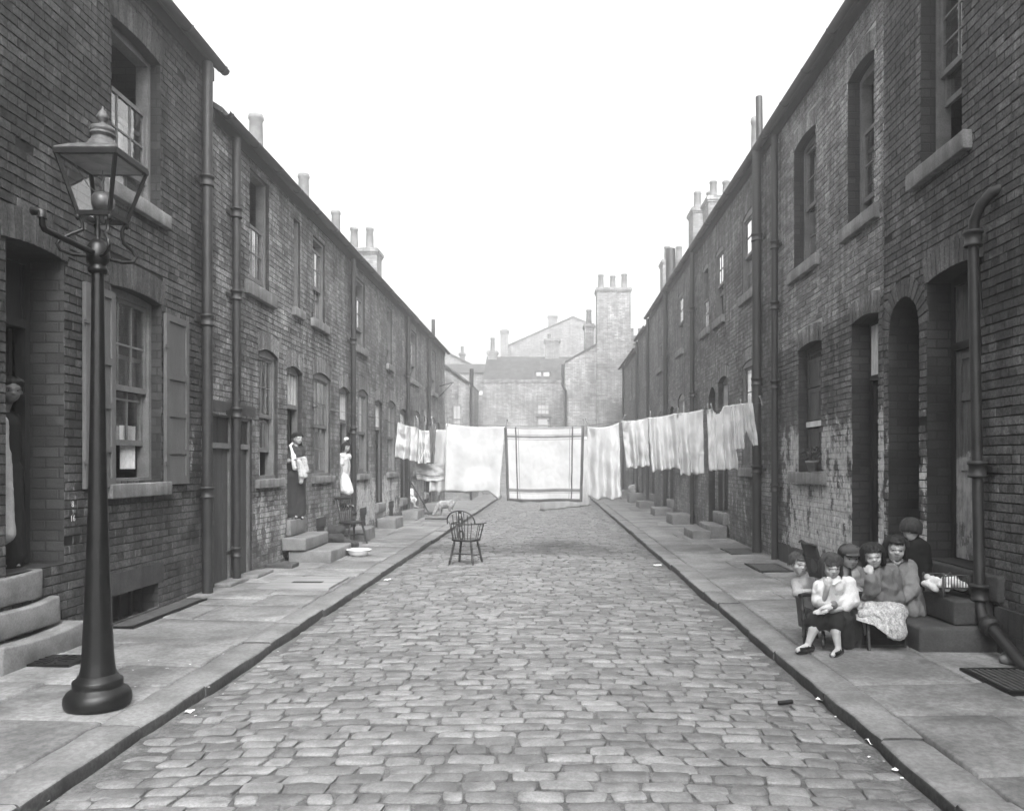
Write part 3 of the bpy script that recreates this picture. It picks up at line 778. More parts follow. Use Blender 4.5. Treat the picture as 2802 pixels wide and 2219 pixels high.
# cellar light with its stone lintel
mb = MB(); FL.box(mb, o_c['y0'] - .10, o_c['y1'] + .10, .302, .52, -.2, .012); mb.build('lintel', m_lint, h)
mb = MB(); FL.box(mb, o_c['y0'], o_c['y1'], -.02, .30, -.29, -.27)
for k in range(5): y = o_c['y0'] + .06 + k * .2; FL.box(mb, y, y + .03, -.02, .298, -.20, -.17)
mb.build('cellar_window', m_woodd, h)
step(h, FL, o_d['y0'] - .35, 6.86, -.02, .235, -.05, .22, m_step, .035, 1)
step(h, FL, o_d['y0'] - .35, yl(105) + .02, .237, .475, -.20, .085, m_step, .035, 2)
step(h, FL, o_d['y0'] - .3, yl(82), .477, .724, -.36, .035, m_step, .02, 3)
pipe(h, FL, yl(437), .0, 6.5, .062, collars=(1.25, 3.35, 5.05))
# stone plinth strip of the doorway jamb
# second house, with the pair of privy doors
o_a = op(yl(445), yl(492), .04, 2.27, 0, .12, 0); o_b = op(yl(505), yl(531), .04, 2.25, 0, .12, 0)
o_w = op(yl(546), yl(585), 1.37, 3.26, .07, .16, .27); o_d = op(yl(605), yl(636), .69, 3.16, .07, .18, .26)
o_u = op(yl(526), yl(566.6), 4.19, 5.86, .0, .16, 0); o_s = op(yl(619), yl(632), 4.22, 5.72, 0, .14, 0)
h = mkhouse('terrace_house', 'brick house with two narrow plank doors and a woman in its doorway', FL, 9.92, 13.78, EL, [o_a, o_b, o_w, o_d, o_u, o_s], m_brick_t, m_mort_t, 2, group=GL)
mb = MB(); FL.box(mb, 9.93, 11.36, 2.275, 2.42, -.15, .008); mb.build('lintel', m_lint, h)
for o in (o_a, o_b): door(h, FL, o, leaf_z=1.80, fan='panel', mat=m_woodm, fmat=m_frame, panels='plank', dep=.03, fanmat=m_woodd)
window(h, FL, o_w, 3, 2, lift=.36, drop=.0, cur=[(.0, .62, .0, .60)], sillk=dict(ext=.16, th=.13))
door(h, FL, o_d, leaf_z=2.52, fan='bars', open_=True, dep=.07)
window(h, FL, o_u, 3, 2, lift=.05, drop=.72, cur=[(.0, .98, .06, .52), (.0, .3, .5, .98)], sillk=dict(ext=.2, th=.19))  # upper curtains added so the panes look as bright as mirrored sky
mb = MB(); FL.box(mb, o_s['y0'] + .004, o_s['y1'] - .004, o_s['z0'] + .004, o_s['z1'] - .004, -.13, -.10)
FL.box(mb, o_s['y1'] - .07, o_s['y1'] - .005, o_s['z0'] + .005, o_s['z1'] - .005, -.1, -.03)
w_ = mb.build('slit_window', m_frame, h); sill(w_, FL, o_s, ext=.1, th=.15)
pipe(h, FL, yl(498.5), .02, 5.95, .055, collars=(.42, 2.28, 3.85, 4.95), d=.10)
step(h, FL, o_d['y0'] - .04, o_d['y1'] + .05, .42, .69, -.17, .07, m_step, .015, 4)
step(h, FL, 12.45, 13.72, .215, .42, 0.01, .40, m_step, .012, 5)
step(h, FL, 12.5, 13.80, -.02, .213, .1, .78, m_step, .012, 6)
step(h, FL, 9.98, 10.62, .0, .07, .0, .2, m_step, 0, 7)
step(h, FL, 10.75, 11.4, .0, .07, .0, .26, m_step, 0, 8)
def lhouse(y0, y1, pw, pd, pu, label, seed, cur, lift=.0, drop=.0, pots=1, od=False, dpipe=None, steps=True, udrop=.3, chy=None, fan='bars'):
    o_w = op(yl(pw[0]), yl(pw[1]), 1.37, 3.22, .08, .14, .26); o_d = op(yl(pd[0]), yl(pd[1]), .62, 3.12, .08, .16, .25)
    o_u = op(yl(pu[0]), yl(pu[1]), 4.22, 5.74, .0, .14, 0)
    h = mkhouse('terrace_house', label, FL, y0, y1, EL, [o_w, o_d, o_u], m_brick_t, m_mort_t, seed, group=GL)
    window(h, FL, o_w, 3, 2, lift=lift, drop=drop, cur=cur, sillk=dict(ext=.13, th=.13))
    window(h, FL, o_u, 3, 2, lift=.0, drop=udrop, cur=[(0, .97, .0, .62)], sillk=dict(ext=.14, th=.15))  # wide curtain added to stand in for sky reflection in upper panes
    door(h, FL, o_d, leaf_z=2.45, fan=fan, open_=od, dep=.06)
    step(h, FL, o_d['y0'] - .05, o_d['y1'] + .04, .40, .62, -.16, .09, m_step, .01, seed)
    if steps:
        step(h, FL, o_d['y0'] - .12, o_d['y1'] + .12, -.02, .27, .06, .52, m_step, .01, seed + 20)
    if dpipe: pipe(h, FL, dpipe, .02, 5.95, .055, collars=(.5, 2.3, 4.2))
    # cellar light and its lintel
    yc = o_w['y0'] + .12
    mb = MB(); FL.box(mb, yc, yc + .62, .42, .60, -.01, .012); mb.build('lintel', m_lint, h)
    mb = MB(); FL.box(mb, yc + .08, yc + .54, .0, .415, -.01, .006); mb.build('cellar_window', m_woodd, h)
    return h
h3 = lhouse(13.78, 17.0, (660.6, 696), (716, 736), (659, 684), 'terrace house whose doorway has a girl leaning out and a bare wooden chair outside', 3, [(.0, .75, .45, .98), (.0, .25, .0, .5)], .0, .0, od=True, dpipe=yl(744.6), udrop=.15)
h4 = lhouse(17.0, 20.2, (754.5, 775), (791, 805), (750, 768), 'whitewash-flecked terrace house just before the left end of the washing line', 4, [(.0, .95, .30, .72)], udrop=.35, drop=.0)
h5 = lhouse(20.2, 23.7, (816.7, 833.5), (843, 856.5), (815.7, 825), 'terrace house partly hidden by the leftmost washing, with a small child on its step', 5, [(.0, .8, .2, .75)], dpipe=23.6)
h6 = lhouse(23.7, 27.7, (871, 884), (893, 901), (866, 877), 'terrace house with the broom leaning on its wall', 6, [(.2, .8, .1, .6)], dpipe=27.65)
h7 = lhouse(27.7, 31.7, (909, 917), (921, 926), (910, 918), 'farthest house of the left terrace, its gable end at the top of the street', 7, [(.2, .8, .1, .6)], steps=False)
# chalk numerals on the brick by the first doorway
TX = ((0, 0, 1), (1, 0, 0), (0, 1, 0))
# chimneys seen over the left roofs: stacks on the ridge
chimney(h5, -7.85, 20.75, 7.9, 9.65, .75, 1.1, [(.02, 0, 1.25, .19)])
chimney(h6, -7.85, 24.75, 7.9, 9.75, .75, 1.1, [(.02, 0, 1.05, .18)])
chimney(h7, -7.85, 28.35, 7.9, 9.75, .75, 1.0, [(.05, 0, 1.05, .17)])
chimney(h7, -7.38, 31.0, 7.9, 10.05, 1.15, .9, [(-.42, 0, .95, .16), (.20, 0, .95, .16)])
for h_, y in ((h7, 30.6),):
    mb = MB(); mb.tube([FL.P(y, 5.9, -.3), FL.P(y, 7.25, -.3)], .07, 10); mb.build('flue_pipe', m_pipe, h_)
    mb = MB(); mb.beam(FL.P(30.2, 4.6, 0), FL.P(30.2, 4.75, .55), .04, .04); mb.beam(FL.P(30.2, 4.2, 0), FL.P(30.2, 4.72, .5), .03, .03); mb.build('lamp_bracket', m_iron, h_)

# ------------------------------------------------------------------ the right terrace
GR = 'brick houses of the right terrace'
ER = 7.22
# front right house: panelled door on steps, high window
o_d = op(yr(1952.6), 6.86, .66, 3.41, .05, .32, .27)
o_u = op(yr(1939.6), yr(2026), 4.60, 6.43, .06, .26, .25)
o_p = op(yr(1871.7), yr(1936), .10, 3.02, dep=2.2, sold=.20, semi=True)
h = mkhouse('terrace_house', 'dark old brick house nearest on the right, its weathered door above three steps', FR, -7, 8.87, ER, [o_d, o_u, o_p], m_brick_r, m_mort_r, 11, depth=5.6, ridge=2.0, group=GR, over=.15)
window(h, FR, o_u, 2, 3, lift=.55, drop=.0, cur=[(.0, .42, .3, .95)], sillk=dict(ext=.18, th=.17, out=.08), mat=m_frame)
door(h, FR, o_d, leaf_z=2.72, fan='panel', mat=m_doorw, fmat=m_woodd, dep=.24)
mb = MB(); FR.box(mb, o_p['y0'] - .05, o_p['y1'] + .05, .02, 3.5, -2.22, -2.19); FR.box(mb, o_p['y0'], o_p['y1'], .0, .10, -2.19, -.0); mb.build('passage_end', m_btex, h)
step(h, FR, 6.50, 8.02, .436, .66, -.26, .06, m_stepd, .012, 31)
step(h, FR, 6.66, 8.06, .22, .436, -.0, .335, m_stepd, .012, 32)
step(h, FR, 6.56, 8.10, -.02, .222, -.0, .68, m_stepd, .012, 33)
pz = 3.62
mb = MB()
q = lambda y, z, d: FR.P(y, z, d)
mb.tube([q(6.58, 3.92, -.02), q(6.62, 3.90, .04), q(6.70, 3.82, .09), q(6.77, 3.70, .11), q(6.785, 3.5, .11), q(6.68, .46, .11), q(6.66, .38, .12), q(6.59, .30, .13), q(5.95, .06, .17), q(5.6, .03, .19)], [.045] * 10, 14)
for z, yp in ((3.55, 6.785), (1.55, 6.715), (.50, 6.68)): mb.lathe([(.058, -.07), (.078, -.065), (.078, -.045), (.069, -.04), (.069, .04), (.082, .045), (.082, .07), (.058, .075)], q(yp, z, .11), 16)
a, b = V(q(6.53, .276, .134)), V(q(6.42, .236, .139)); mb.tube([a, a + (b - a) * .2, a + (b - a) * .21, a + (b - a) * .8, a + (b - a) * .81, b], [.07, .07, .082, .082, .07, .07], 14)
FR.box(mb, 6.59, 6.83, 1.53, 1.57, .002, .05)
mb.build('drainpipe', m_pipe, h)
mb = MB()   # rough stone base course
for k in range(6):
    y = 5.5 + k * .2; FR.box(mb, y, y + .19, .0, .2 - .004, -.02, .035); FR.box(mb, y - .09, y + .10, .202, .40, -.02, .03)
mb.build('plinth', m_lint, h)
# second right house: plaster patches, boarded window, passage door
o_d = op(yr(1794.6), yr(1850), .50, 3.34, .05, .28, .26); o_w = op(yr(1682), yr(1730), 1.475, 3.32, .05, .24, .26)
o_u = op(yr(1786), yr(1841), 4.60, 6.44, .06, .26, .25); o_v = op(yr(1672.7), yr(1718), 4.57, 6.44, .06, .26, .25)
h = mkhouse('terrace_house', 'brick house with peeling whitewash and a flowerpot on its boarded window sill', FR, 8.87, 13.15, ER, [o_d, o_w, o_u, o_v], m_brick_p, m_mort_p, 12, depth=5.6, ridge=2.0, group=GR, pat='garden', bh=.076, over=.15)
window(h, FR, o_u, 2, 2, lift=.0, drop=.62, cur=[(.0, .95, .0, .52)], sillk=dict(ext=.16, th=.17), mat=m_frame)
window(h, FR, o_v, 2, 2, lift=.0, drop=.0, cur=[(.0, .95, .5, .98)], sillk=dict(ext=.17, th=.17), mat=m_frame)
wd = window(h, FR, o_w, 2, 1, lift=.0, drop=.0, sillk=dict(ext=.22, th=.16, out=.10), mat=m_woodd)
mb = MB(); d = -.125   # closed board shutters inside the sash
a, b = o_w['y0'] + .06, o_w['y1'] - .06
for i in range(2):
    p, q_ = a + (b - a) * i / 2 + .004, a + (b - a) * (i + 1) / 2 - .004
    for z0, z1 in ((1.55, 2.12), (2.25, 2.72), (2.74, 3.16)):
        FR.box(mb, p, q_, z0, z1, d - .03, d - .01)
        FR.box(mb, p, p + .06, z0, z1, d - .012, d); FR.box(mb, q_ - .06, q_, z0, z1, d - .012, d); FR.box(mb, p + .059, q_ - .059, z0, z0 + .06, d - .012, d - .001); FR.box(mb, p + .059, q_ - .059, z1 - .06, z1, d - .012, d - .001)
mb.build('shutter', m_woodm, wd)
mb = MB(); FR.box(mb, a, b, 2.15, 2.23, d - .02, d + .03); mb.build('board', m_woodl, wd)
door(h, FR, o_d, leaf_z=2.62, fan='board', mat=m_woodd, fmat=m_woodd, dep=.22)
step(h, FR, o_d['y0'] - .1, o_d['y1'] + .1, .25, .50, -.26, .05, m_stepd, .012, 41)
pipe(h, FR, 12.87, .02, 7.0, .055, collars=(1.2, 2.9, 4.2, 5.2), d=.09)
mb = MB()
r = random.Random(4); y = 8.95
while y < 13.0:
    L = r.uniform(.25, .5)
    if not (o_d['y0'] - .15 < y + L and y < o_d['y1'] + .15): FR.box(mb, y, min(y + L - .012, 13.1), .0, .30 + r.uniform(-.02, .02), -.02, .03 + r.uniform(-.006, .008))
    y += L
mb.build('plinth', m_lint, h)
def vent(root, y, z0, z1, r0=.06):
    mb = MB(); mb.tube([FR.P(y, z0, .10), FR.P(y, z0 + .2, .06), FR.P(y + .05, z1, .06)], r0, 10); mb.build('vent_pipe', m_pipe, root)
# houses behind
def rwin(h, o, lift=0., drop=0., cur=(), cols=2, rows=2, m=None, **k): return window(h, FR, o, cols, rows, lift=lift, drop=drop, cur=cur, sillk=dict(ext=.15, th=.16), mat=m, **k)
o1 = op(14.32, 15.37, 4.86, 6.36, .08, .12, .24); o2 = op(yr(1523.7), yr(1507.6), 4.84, 6.36, .08, .12, .24)
o3 = op(14.32, 15.37, 1.52, 3.50, .08, .12, .24); o4 = op(yr(1533.6), yr(1513), .55, 3.42, .10, .18, .24)
h = mkhouse('terrace_house', 'brick house behind the rightmost washing, between two tall drainpipes', FR, 13.15, 17.95, ER, [o1, o2, o3, o4], m_brick_q, m_mort_q, 13, depth=5.6, ridge=2.0, group=GR, over=.13)
rwin(h, o1, cur=[(.0, .35, .5, .98), (.6, .98, .0, .45)]); rwin(h, o2, lift=.5, cur=[(.1, .9, .6, .98)])
wd = rwin(h, o3, cur=[(0, .95, .0, .95)], m=m_frame)
door(h, FR, o4, leaf_z=2.7, fan='bars', dep=.1)
pipe(h, FR, 13.83, .02, 7.2, .082, collars=(1.5, 3.05, 5.6), d=.13); vent(h, 13.9, 7.1, 8.15)
step(h, FR, o4['y0'] - .06, o4['y1'] + .05, .30, .55, -.17, .12, m_step, .012, 51); step(h, FR, o4['y0'] - .15, o4['y1'] + .1, -.02, .30, .05, .42, m_step, .012, 52); step(h, FR, o4['y0'] - .3, o4['y1'] - .1, -.02, .2, .42, .80, m_step, .01, 53)
mb = MB(); FR.box(mb, 14.0, 14.5, .02, .55, .0, .04); FR.box(mb, 14.08, 14.42, .18, .47, .03, .05); mb.build('cellar_window', m_woodm, h)
o1 = op(yr(1492), yr(1479.8), 4.86, 6.38, .08, .12, .24); o2 = op(yr(1508), yr(1492.5), .1, 2.98, dep=1.6, sold=.18, semi=True); o3 = op(20.45, 21.15, .55, 3.4, .10, .18, .24)
h = mkhouse('terrace_house', 'brick house with a tall round-headed passage behind the washing', FR, 17.95, 21.5, ER, [o1, o2, o3], m_brick_q, m_mort_q, 14, depth=5.6, ridge=2.0, group=GR, over=.13)
rwin(h, o1, lift=.0, drop=.72, cols=2); door(h, FR, o3, leaf_z=2.6, dep=.1)
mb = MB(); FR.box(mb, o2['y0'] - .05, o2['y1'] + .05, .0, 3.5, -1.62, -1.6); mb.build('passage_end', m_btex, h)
pipe(h, FR, 20.3, .02, 7.1, .06, collars=(1.5, 3.4, 5.6)); step(h, FR, 20.4, 21.2, .28, .55, -.17, .1, m_step, .01, 61); step(h, FR, 20.3, 21.4, -.02, .28, .04, .62, m_step, .01, 62)
chimney(h, 6.55, 24.9, 8.2, 11.2, .7, .7, [(0, 0, 1.45, .17)])
o1 = op(22.3, 23.25, 4.9, 6.5, .08, .12, .24); o2 = op(22.05, 23.15, 1.5, 3.5, .12, .14, .22); o3 = op(24.0, 24.7, .5, 3.3, .1, .16, .22)
h = mkhouse('terrace_house', 'middle house of the right terrace with an arched ground floor window', FR, 21.5, 25.2, ER, [o1, o2, o3], m_brick_q, m_mort_q, 15, depth=5.6, ridge=2.0, group=GR, over=.13)
rwin(h, o1); rwin(h, o2, cols=3, rows=2, m=m_framel); door(h, FR, o3, leaf_z=2.5, dep=.1); pipe(h, FR, 24.95, .02, 7.1, .07, collars=(2.3, 5.))
step(h, FR, 23.9, 24.8, .25, .5, -.15, .1, m_step, .01, 71); step(h, FR, 23.8, 24.9, -.02, .25, .04, .6, m_step, .01, 72)
chimney(h, 6.6, 30.5, 8.2, 11.9, 1.1, 1.1, [(-.25, 0, .75, .15), (.25, 0, .75, .15)])
o1 = op(26.6, 27.5, 4.9, 6.5, .08, .12, .24); o2 = op(26.4, 27.3, 1.5, 3.3, .1, .14, .22); o3 = op(28.4, 29.1, .5, 3.2, .1, .16, .22)
h = mkhouse('terrace_house', 'last tall house of the right terrace before the roofline drops', FR, 25.2, 29.9, ER, [o1, o2, o3], m_brick_q, m_mort_q, 16, depth=5.6, ridge=2.0, group=GR, over=.13)
rwin(h, o1); rwin(h, o2); door(h, FR, o3, leaf_z=2.5, dep=.1); pipe(h, FR, 29.6, .02, 7.1, .06, collars=(2.3, 5.))
step(h, FR, 28.3, 29.2, .25, .5, -.15, .1, m_step, .01, 81); step(h, FR, 28.2, 29.2, -.02, .25, .04, .6, m_step, .01, 82)
chimney(h, 6.7, 34.3, 8.2, 12.7, 1.1, 1.1, [(-.25, 0, .85, .17), (.3, 0, .85, .17)])
mb = MB(); mb.tube([FR.P(25.2, 7.2, -.1), FR.P(25.3, 8.55, -.1)], .16, 8); mb.build('flue_pipe', m_pipe, h)
o1 = op(30.5, 31.2, 4.8, 6.4, .08, .12, .22); o2 = op(31.8, 32.5, .4, 3.1, .1, .16, .2)
h = mkhouse('terrace_house', 'lower right house where the roofline first drops, short of the three-pot gable', FR, 29.9, 33.6, 6.95, [o1, o2], m_brick_q, m_mort_q, 17, depth=5.6, ridge=1.9, group=GR)
rwin(h, o1); door(h, FR, o2, leaf_z=2.4, dep=.1); step(h, FR, 31.7, 32.7, -.02, .4, -.1, .6, m_step, .01, 91); pipe(h, FR, 33.3, .02, 6.8, .06, collars=(3.,))
o1 = op(34.3, 35., 4.7, 6.2, .08, .12, .22); o2 = op(36., 36.7, 4.7, 6.2, .08, .12, .22); o3 = op(35.2, 35.9, .4, 3.1, .1, .16, .2); o4 = op(38.2, 39, 1.4, 3.2, .1, .16, .2)
h = mkhouse('terrace_house', 'lowest and farthest house of the right terrace, with two upper windows close together', FR, 33.6, 41.2, 6.65, [o1, o2, o3, o4], m_brick_q, m_mort_q, 18, depth=5.6, ridge=1.9, group=GR)
rwin(h, o1); rwin(h, o2); rwin(h, o4); door(h, FR, o3, leaf_z=2.4, dep=.1); step(h, FR, 35.1, 36.0, -.02, .4, -.1, .6, m_step, .01, 92); pipe(h, FR, 39.6, .02, 6.6, .06, collars=(3.,))
chimney(h, 6.3, 40.2, 7.6, 12., 1.2, 1., [(-.3, 0, .8, .17), (.3, 0, .8, .17)])

# ------------------------------------------------------------------ the buildings that close the street
def bld(name, label, loc): return thing(name, label, 'building', loc)
def gable(mb, x0, x1, y0, y1, prof, mat=0):
    """prof: roof profile (x,z) left to right; walls down to -0.1"""
    poly = [(x0, -.1), (x1, -.1)] + [(x, z) for x, z in prof[::-1]]
    mb.prism([(x, y0, z) for x, z in poly], (0, y1 - y0, 0), mat)
def roofs(mb, prof, y0, y1, over=.12, th=.1):
    for (xa, za), (xb, zb) in zip(prof, prof[1:]):
        if abs(za - zb) < .05: continue
        mb.prism([(xa, y0 - over, za + .003), (xb, y0 - over, zb + .003), (xb, y0 - over, zb + th), (xa, y0 - over, za + th)], (0, y1 - y0 + 2 * over, 0))
def bwin(parent, x0, x1, z0, z1, y, cols=2, rows=2, mat=None):
    mb = MB(); w = .06
    mb.box(x0, x0 + w, y - .03, y + .02, z0, z1); mb.box(x1 - w, x1, y - .03, y + .02, z0, z1); mb.box(x0 + w, x1 - w, y - .03, y + .02, z0, z0 + w); mb.box(x0 + w, x1 - w, y - .03, y + .02, z1 - w, z1)
    mb.box(x0 + w, x1 - w, y - .04, y + .02, (z0 + z1) / 2 - .03, (z0 + z1) / 2 + .03)
    for k in range(1, cols): x = x0 + (x1 - x0) * k / cols; mb.box(x - .015, x + .015, y - .02, y + .01, z0 + w, z1 - w)
    o = mb.build('window', mat or m_framel, parent)
    p = MB(); p.add([(x0, y - .012, z0), (x1, y - .012, z0), (x1, y - .012, z1), (x0, y - .012, z1)], [(0, 1, 2, 3)]); p.build('pane', M('blind_pane', .4, .25, .1, 3), o)
    mb = MB(); mb.box(x0 - .12, x1 + .12, y - .09, y + .02, z0 - .15, z0 - .002); mb.build('sill', m_sill, o)
    return o
# corner house past the left terrace
b = bld('corner_house', 'low gabled house in the haze just beyond the end of the left terrace', (-5, 34.4, 0))
prof = [(-8.0, 5.0), (-5.9, 6.4), (-4.75, 5.95), (-3.56, 5.1)]
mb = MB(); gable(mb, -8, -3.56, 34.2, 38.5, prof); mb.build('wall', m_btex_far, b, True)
mb = MB(); roofs(mb, prof, 34.2, 38.5); mb.build('roof', m_slate, b, True)
mb = MB(); mb.tube([(-3.5, 34.3, .0), (-3.5, 34.3, 5.0)], .06, 8); mb.tube([(-3.52, 34.6, 5.0), (-3.5, 34.6, 5.8)], .09, 8); mb.build('drainpipe', m_pipe, b)
bwin(b, -4.3, -3.9, 2.9, 4.2, 34.17)
# house with the great three-pot stack
Y = 43.
b = bld('end_house', 'gabled brick house in the haze with a huge chimney breast and three pots', (2.5, Y, 0))
prof = [(.78, 7.15), (2.55, 8.15), (4.6, 8.15), (7.5, 6.5)]
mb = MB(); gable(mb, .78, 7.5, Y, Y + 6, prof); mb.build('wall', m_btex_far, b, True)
mb = MB(); roofs(mb, prof, Y, Y + 6, .05); mb.build('roof', m_slate, b, True)
chimney(b, 3.47, Y + .45, .0, 11.3, 1.86, 1.1, [(-.68, 0, .85, .17), (-.02, 0, .78, .17), (.62, 0, .88, .17)])
chimney(b, 2.2, Y + 2., 7.5, 9.6, .5, 1., [(0, 0, .9, .16)])
chimney(b, 5.2, Y + 3.6, 7., 9.2, 1.4, .7, [(-.4, 0, .5, .15), (.15, 0, .5, .15), (.5, 0, .4, .15)])
mb = MB(); mb.tube([(.84, Y - .08, .0), (.84, Y - .08, 5.6), (.66, Y - .08, 5.9), (.66, Y - .08, 7.05)], .07, 8); mb.build('drainpipe', m_pipe, b)
# the long cross building with the parapet
Y = 50.
b = bld('workshop', 'flat-fronted brick building closing the street, one pale window above the washing', (-1.8, Y, 0))
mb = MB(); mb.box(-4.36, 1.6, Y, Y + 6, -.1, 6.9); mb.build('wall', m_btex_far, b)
mb = MB(); mb.prism([(-4.4, Y + .1, 6.902), (-4.4, Y + 4, 9.0), (-4.4, Y + 6, 6.902)], (6.0, 0, 0)); mb.build('roof', m_slate, b, True)
mb = MB(); mb.box(-4.42, 1.62, Y - .05, Y + .3, 6.82, 6.98); mb.build('parapet', m_sill, b)
bwin(b, at(1132, 870, Y).x, at(1157, 870, Y).x, at(0, 873, Y).z, at(0, 852, Y).z, Y - .02, 3, 2)
bwin(b, at(1132, 870, Y).x, at(1157, 870, Y).x, at(0, 890, Y).z - .6, at(0, 881, Y).z, Y - .02, 1, 1)
mb = MB(); p0, p1 = at(1127, 800, Y + 1.2), at(1160, 783, Y + 1.2); mb.box(p0.x, p1.x, Y + .9, Y + 2.2, 6.9, p1.z); dm = mb.build('dormer', m_slate, b)
mb = MB(); mb.box(p0.x + .1, p0.x + .4, Y + .87, Y + .9, 7.1, p1.z - .08); mb.box(p0.x + .55, p1.x - .1, Y + .87, Y + .9, 7.1, p1.z - .08); mb.build('pane', M('blind_pane', .4), dm)
chimney(b, -4.0, Y + 3.8, 6.9, 9.35, .62, .5, [(0, 0, .95, .15)])
chimney(b, .1, Y + 4., 7., 10.2, 1.0, .7, [(-.2, 0, .4, .13)])
# the plate-signed house to its left
Y = 55.
b = bld('sign_house', 'pale hazy building with a white street plate, left of the flat-fronted workshop', (-5.5, Y, 0))
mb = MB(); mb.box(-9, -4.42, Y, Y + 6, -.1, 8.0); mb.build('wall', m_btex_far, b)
mb = MB(); mb.prism([(-9.1, Y - .1, 8.002), (-9.1, Y + 3, 9.), (-9.1, Y + 6, 8.002)], (4.7, 0, 0)); mb.build('roof', m_slate, b, True)
p0, p1 = at(986, 832, Y), at(1017.5, 823.5, Y)
mb = MB(); mb.box(p0.x - .35, p1.x, Y - .04, Y - .005, p0.z, p1.z); sg = mb.build('name_plate', M('plate_white', .7, .5, .1), b)
def text_mesh(name, body, size, parent, mat, loc, rot, ext=.004):
    cu = bpy.data.curves.new(name, 'FONT'); cu.body = body; cu.size = size; cu.extrude = ext; cu.align_x = 'CENTER'; cu.align_y = 'CENTER'
    t = bpy.data.objects.new('t', cu); COL.objects.link(t); bpy.context.view_layer.update()
    me = bpy.data.meshes.new_from_object(t.evaluated_get(bpy.context.evaluated_depsgraph_get())); bpy.data.objects.remove(t)
    me.transform(Matrix.Translation(V(loc) - org(parent)) @ Matrix(rot).to_4x4()); me.materials.clear(); me.materials.append(mat); me.name = name
    return link(name, me, parent)
RX = ((1, 0, 0), (0, 0, -1), (0, 1, 0))
text_mesh('lettering', 'STREET', .30, sg, m_iron, ((p0.x - .35 + p1.x) / 2, Y - .045, (p0.z + p1.z) / 2), RX)
mb = MB()
for k in range(8): mb.box(-5.75 + k * .16, -5.66 + k * .16, Y - .06, Y - .02, 3.6, 5.2)
mb.build('louvre', m_framel, b)
hl_ = [o for o in COL.objects if o.name == 'terrace_house'][0]
for body_, py in (('8', 1062), ('16', 1092)):
    y_ = yl(152); text_mesh('chalk_mark', body_, .075, hl_, m_chalk, (WL + .006, y_, CAM_Z + (VY - py) * y_ / F), TX, .001)
# low yard wall in front of it
b = tag(MB().box(-3.5, -1.9, 40., 40.3, -.1, 2.6).build('yard_wall', m_btex_far), 'low brick yard wall showing just over the left sheet', 'wall')
# great gabled mill behind
Y = 78.
b = bld('mill', 'huge pale gabled mill in the haze, two tall chimneys on its slope', (0, Y, 0))
pk = at(1207, 668, Y); le = at(1056, 735, Y); ri = at(1262, 695, Y)
prof = [(le.x, le.z), (pk.x, pk.z), (ri.x + 4, ri.z - 1.6)]
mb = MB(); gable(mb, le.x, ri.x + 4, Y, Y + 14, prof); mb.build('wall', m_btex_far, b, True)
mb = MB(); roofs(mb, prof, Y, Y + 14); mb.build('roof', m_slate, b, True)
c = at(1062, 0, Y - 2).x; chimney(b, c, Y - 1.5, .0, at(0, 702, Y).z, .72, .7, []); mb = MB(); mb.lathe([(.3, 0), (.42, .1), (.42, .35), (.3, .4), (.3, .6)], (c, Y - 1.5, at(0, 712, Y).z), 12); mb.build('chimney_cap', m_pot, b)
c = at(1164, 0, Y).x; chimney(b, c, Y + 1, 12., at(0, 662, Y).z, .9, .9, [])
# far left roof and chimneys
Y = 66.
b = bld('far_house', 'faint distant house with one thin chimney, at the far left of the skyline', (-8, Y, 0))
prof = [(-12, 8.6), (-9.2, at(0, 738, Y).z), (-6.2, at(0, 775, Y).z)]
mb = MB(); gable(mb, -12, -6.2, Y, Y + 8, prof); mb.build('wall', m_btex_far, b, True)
mb = MB(); roofs(mb, prof, Y, Y + 8); mb.build('roof', m_slate, b, True)
chimney(b, at(972, 0, Y).x, Y + .6, 6., at(0, 742, Y).z, .4, .4, [(0, 0, .6, .13)])
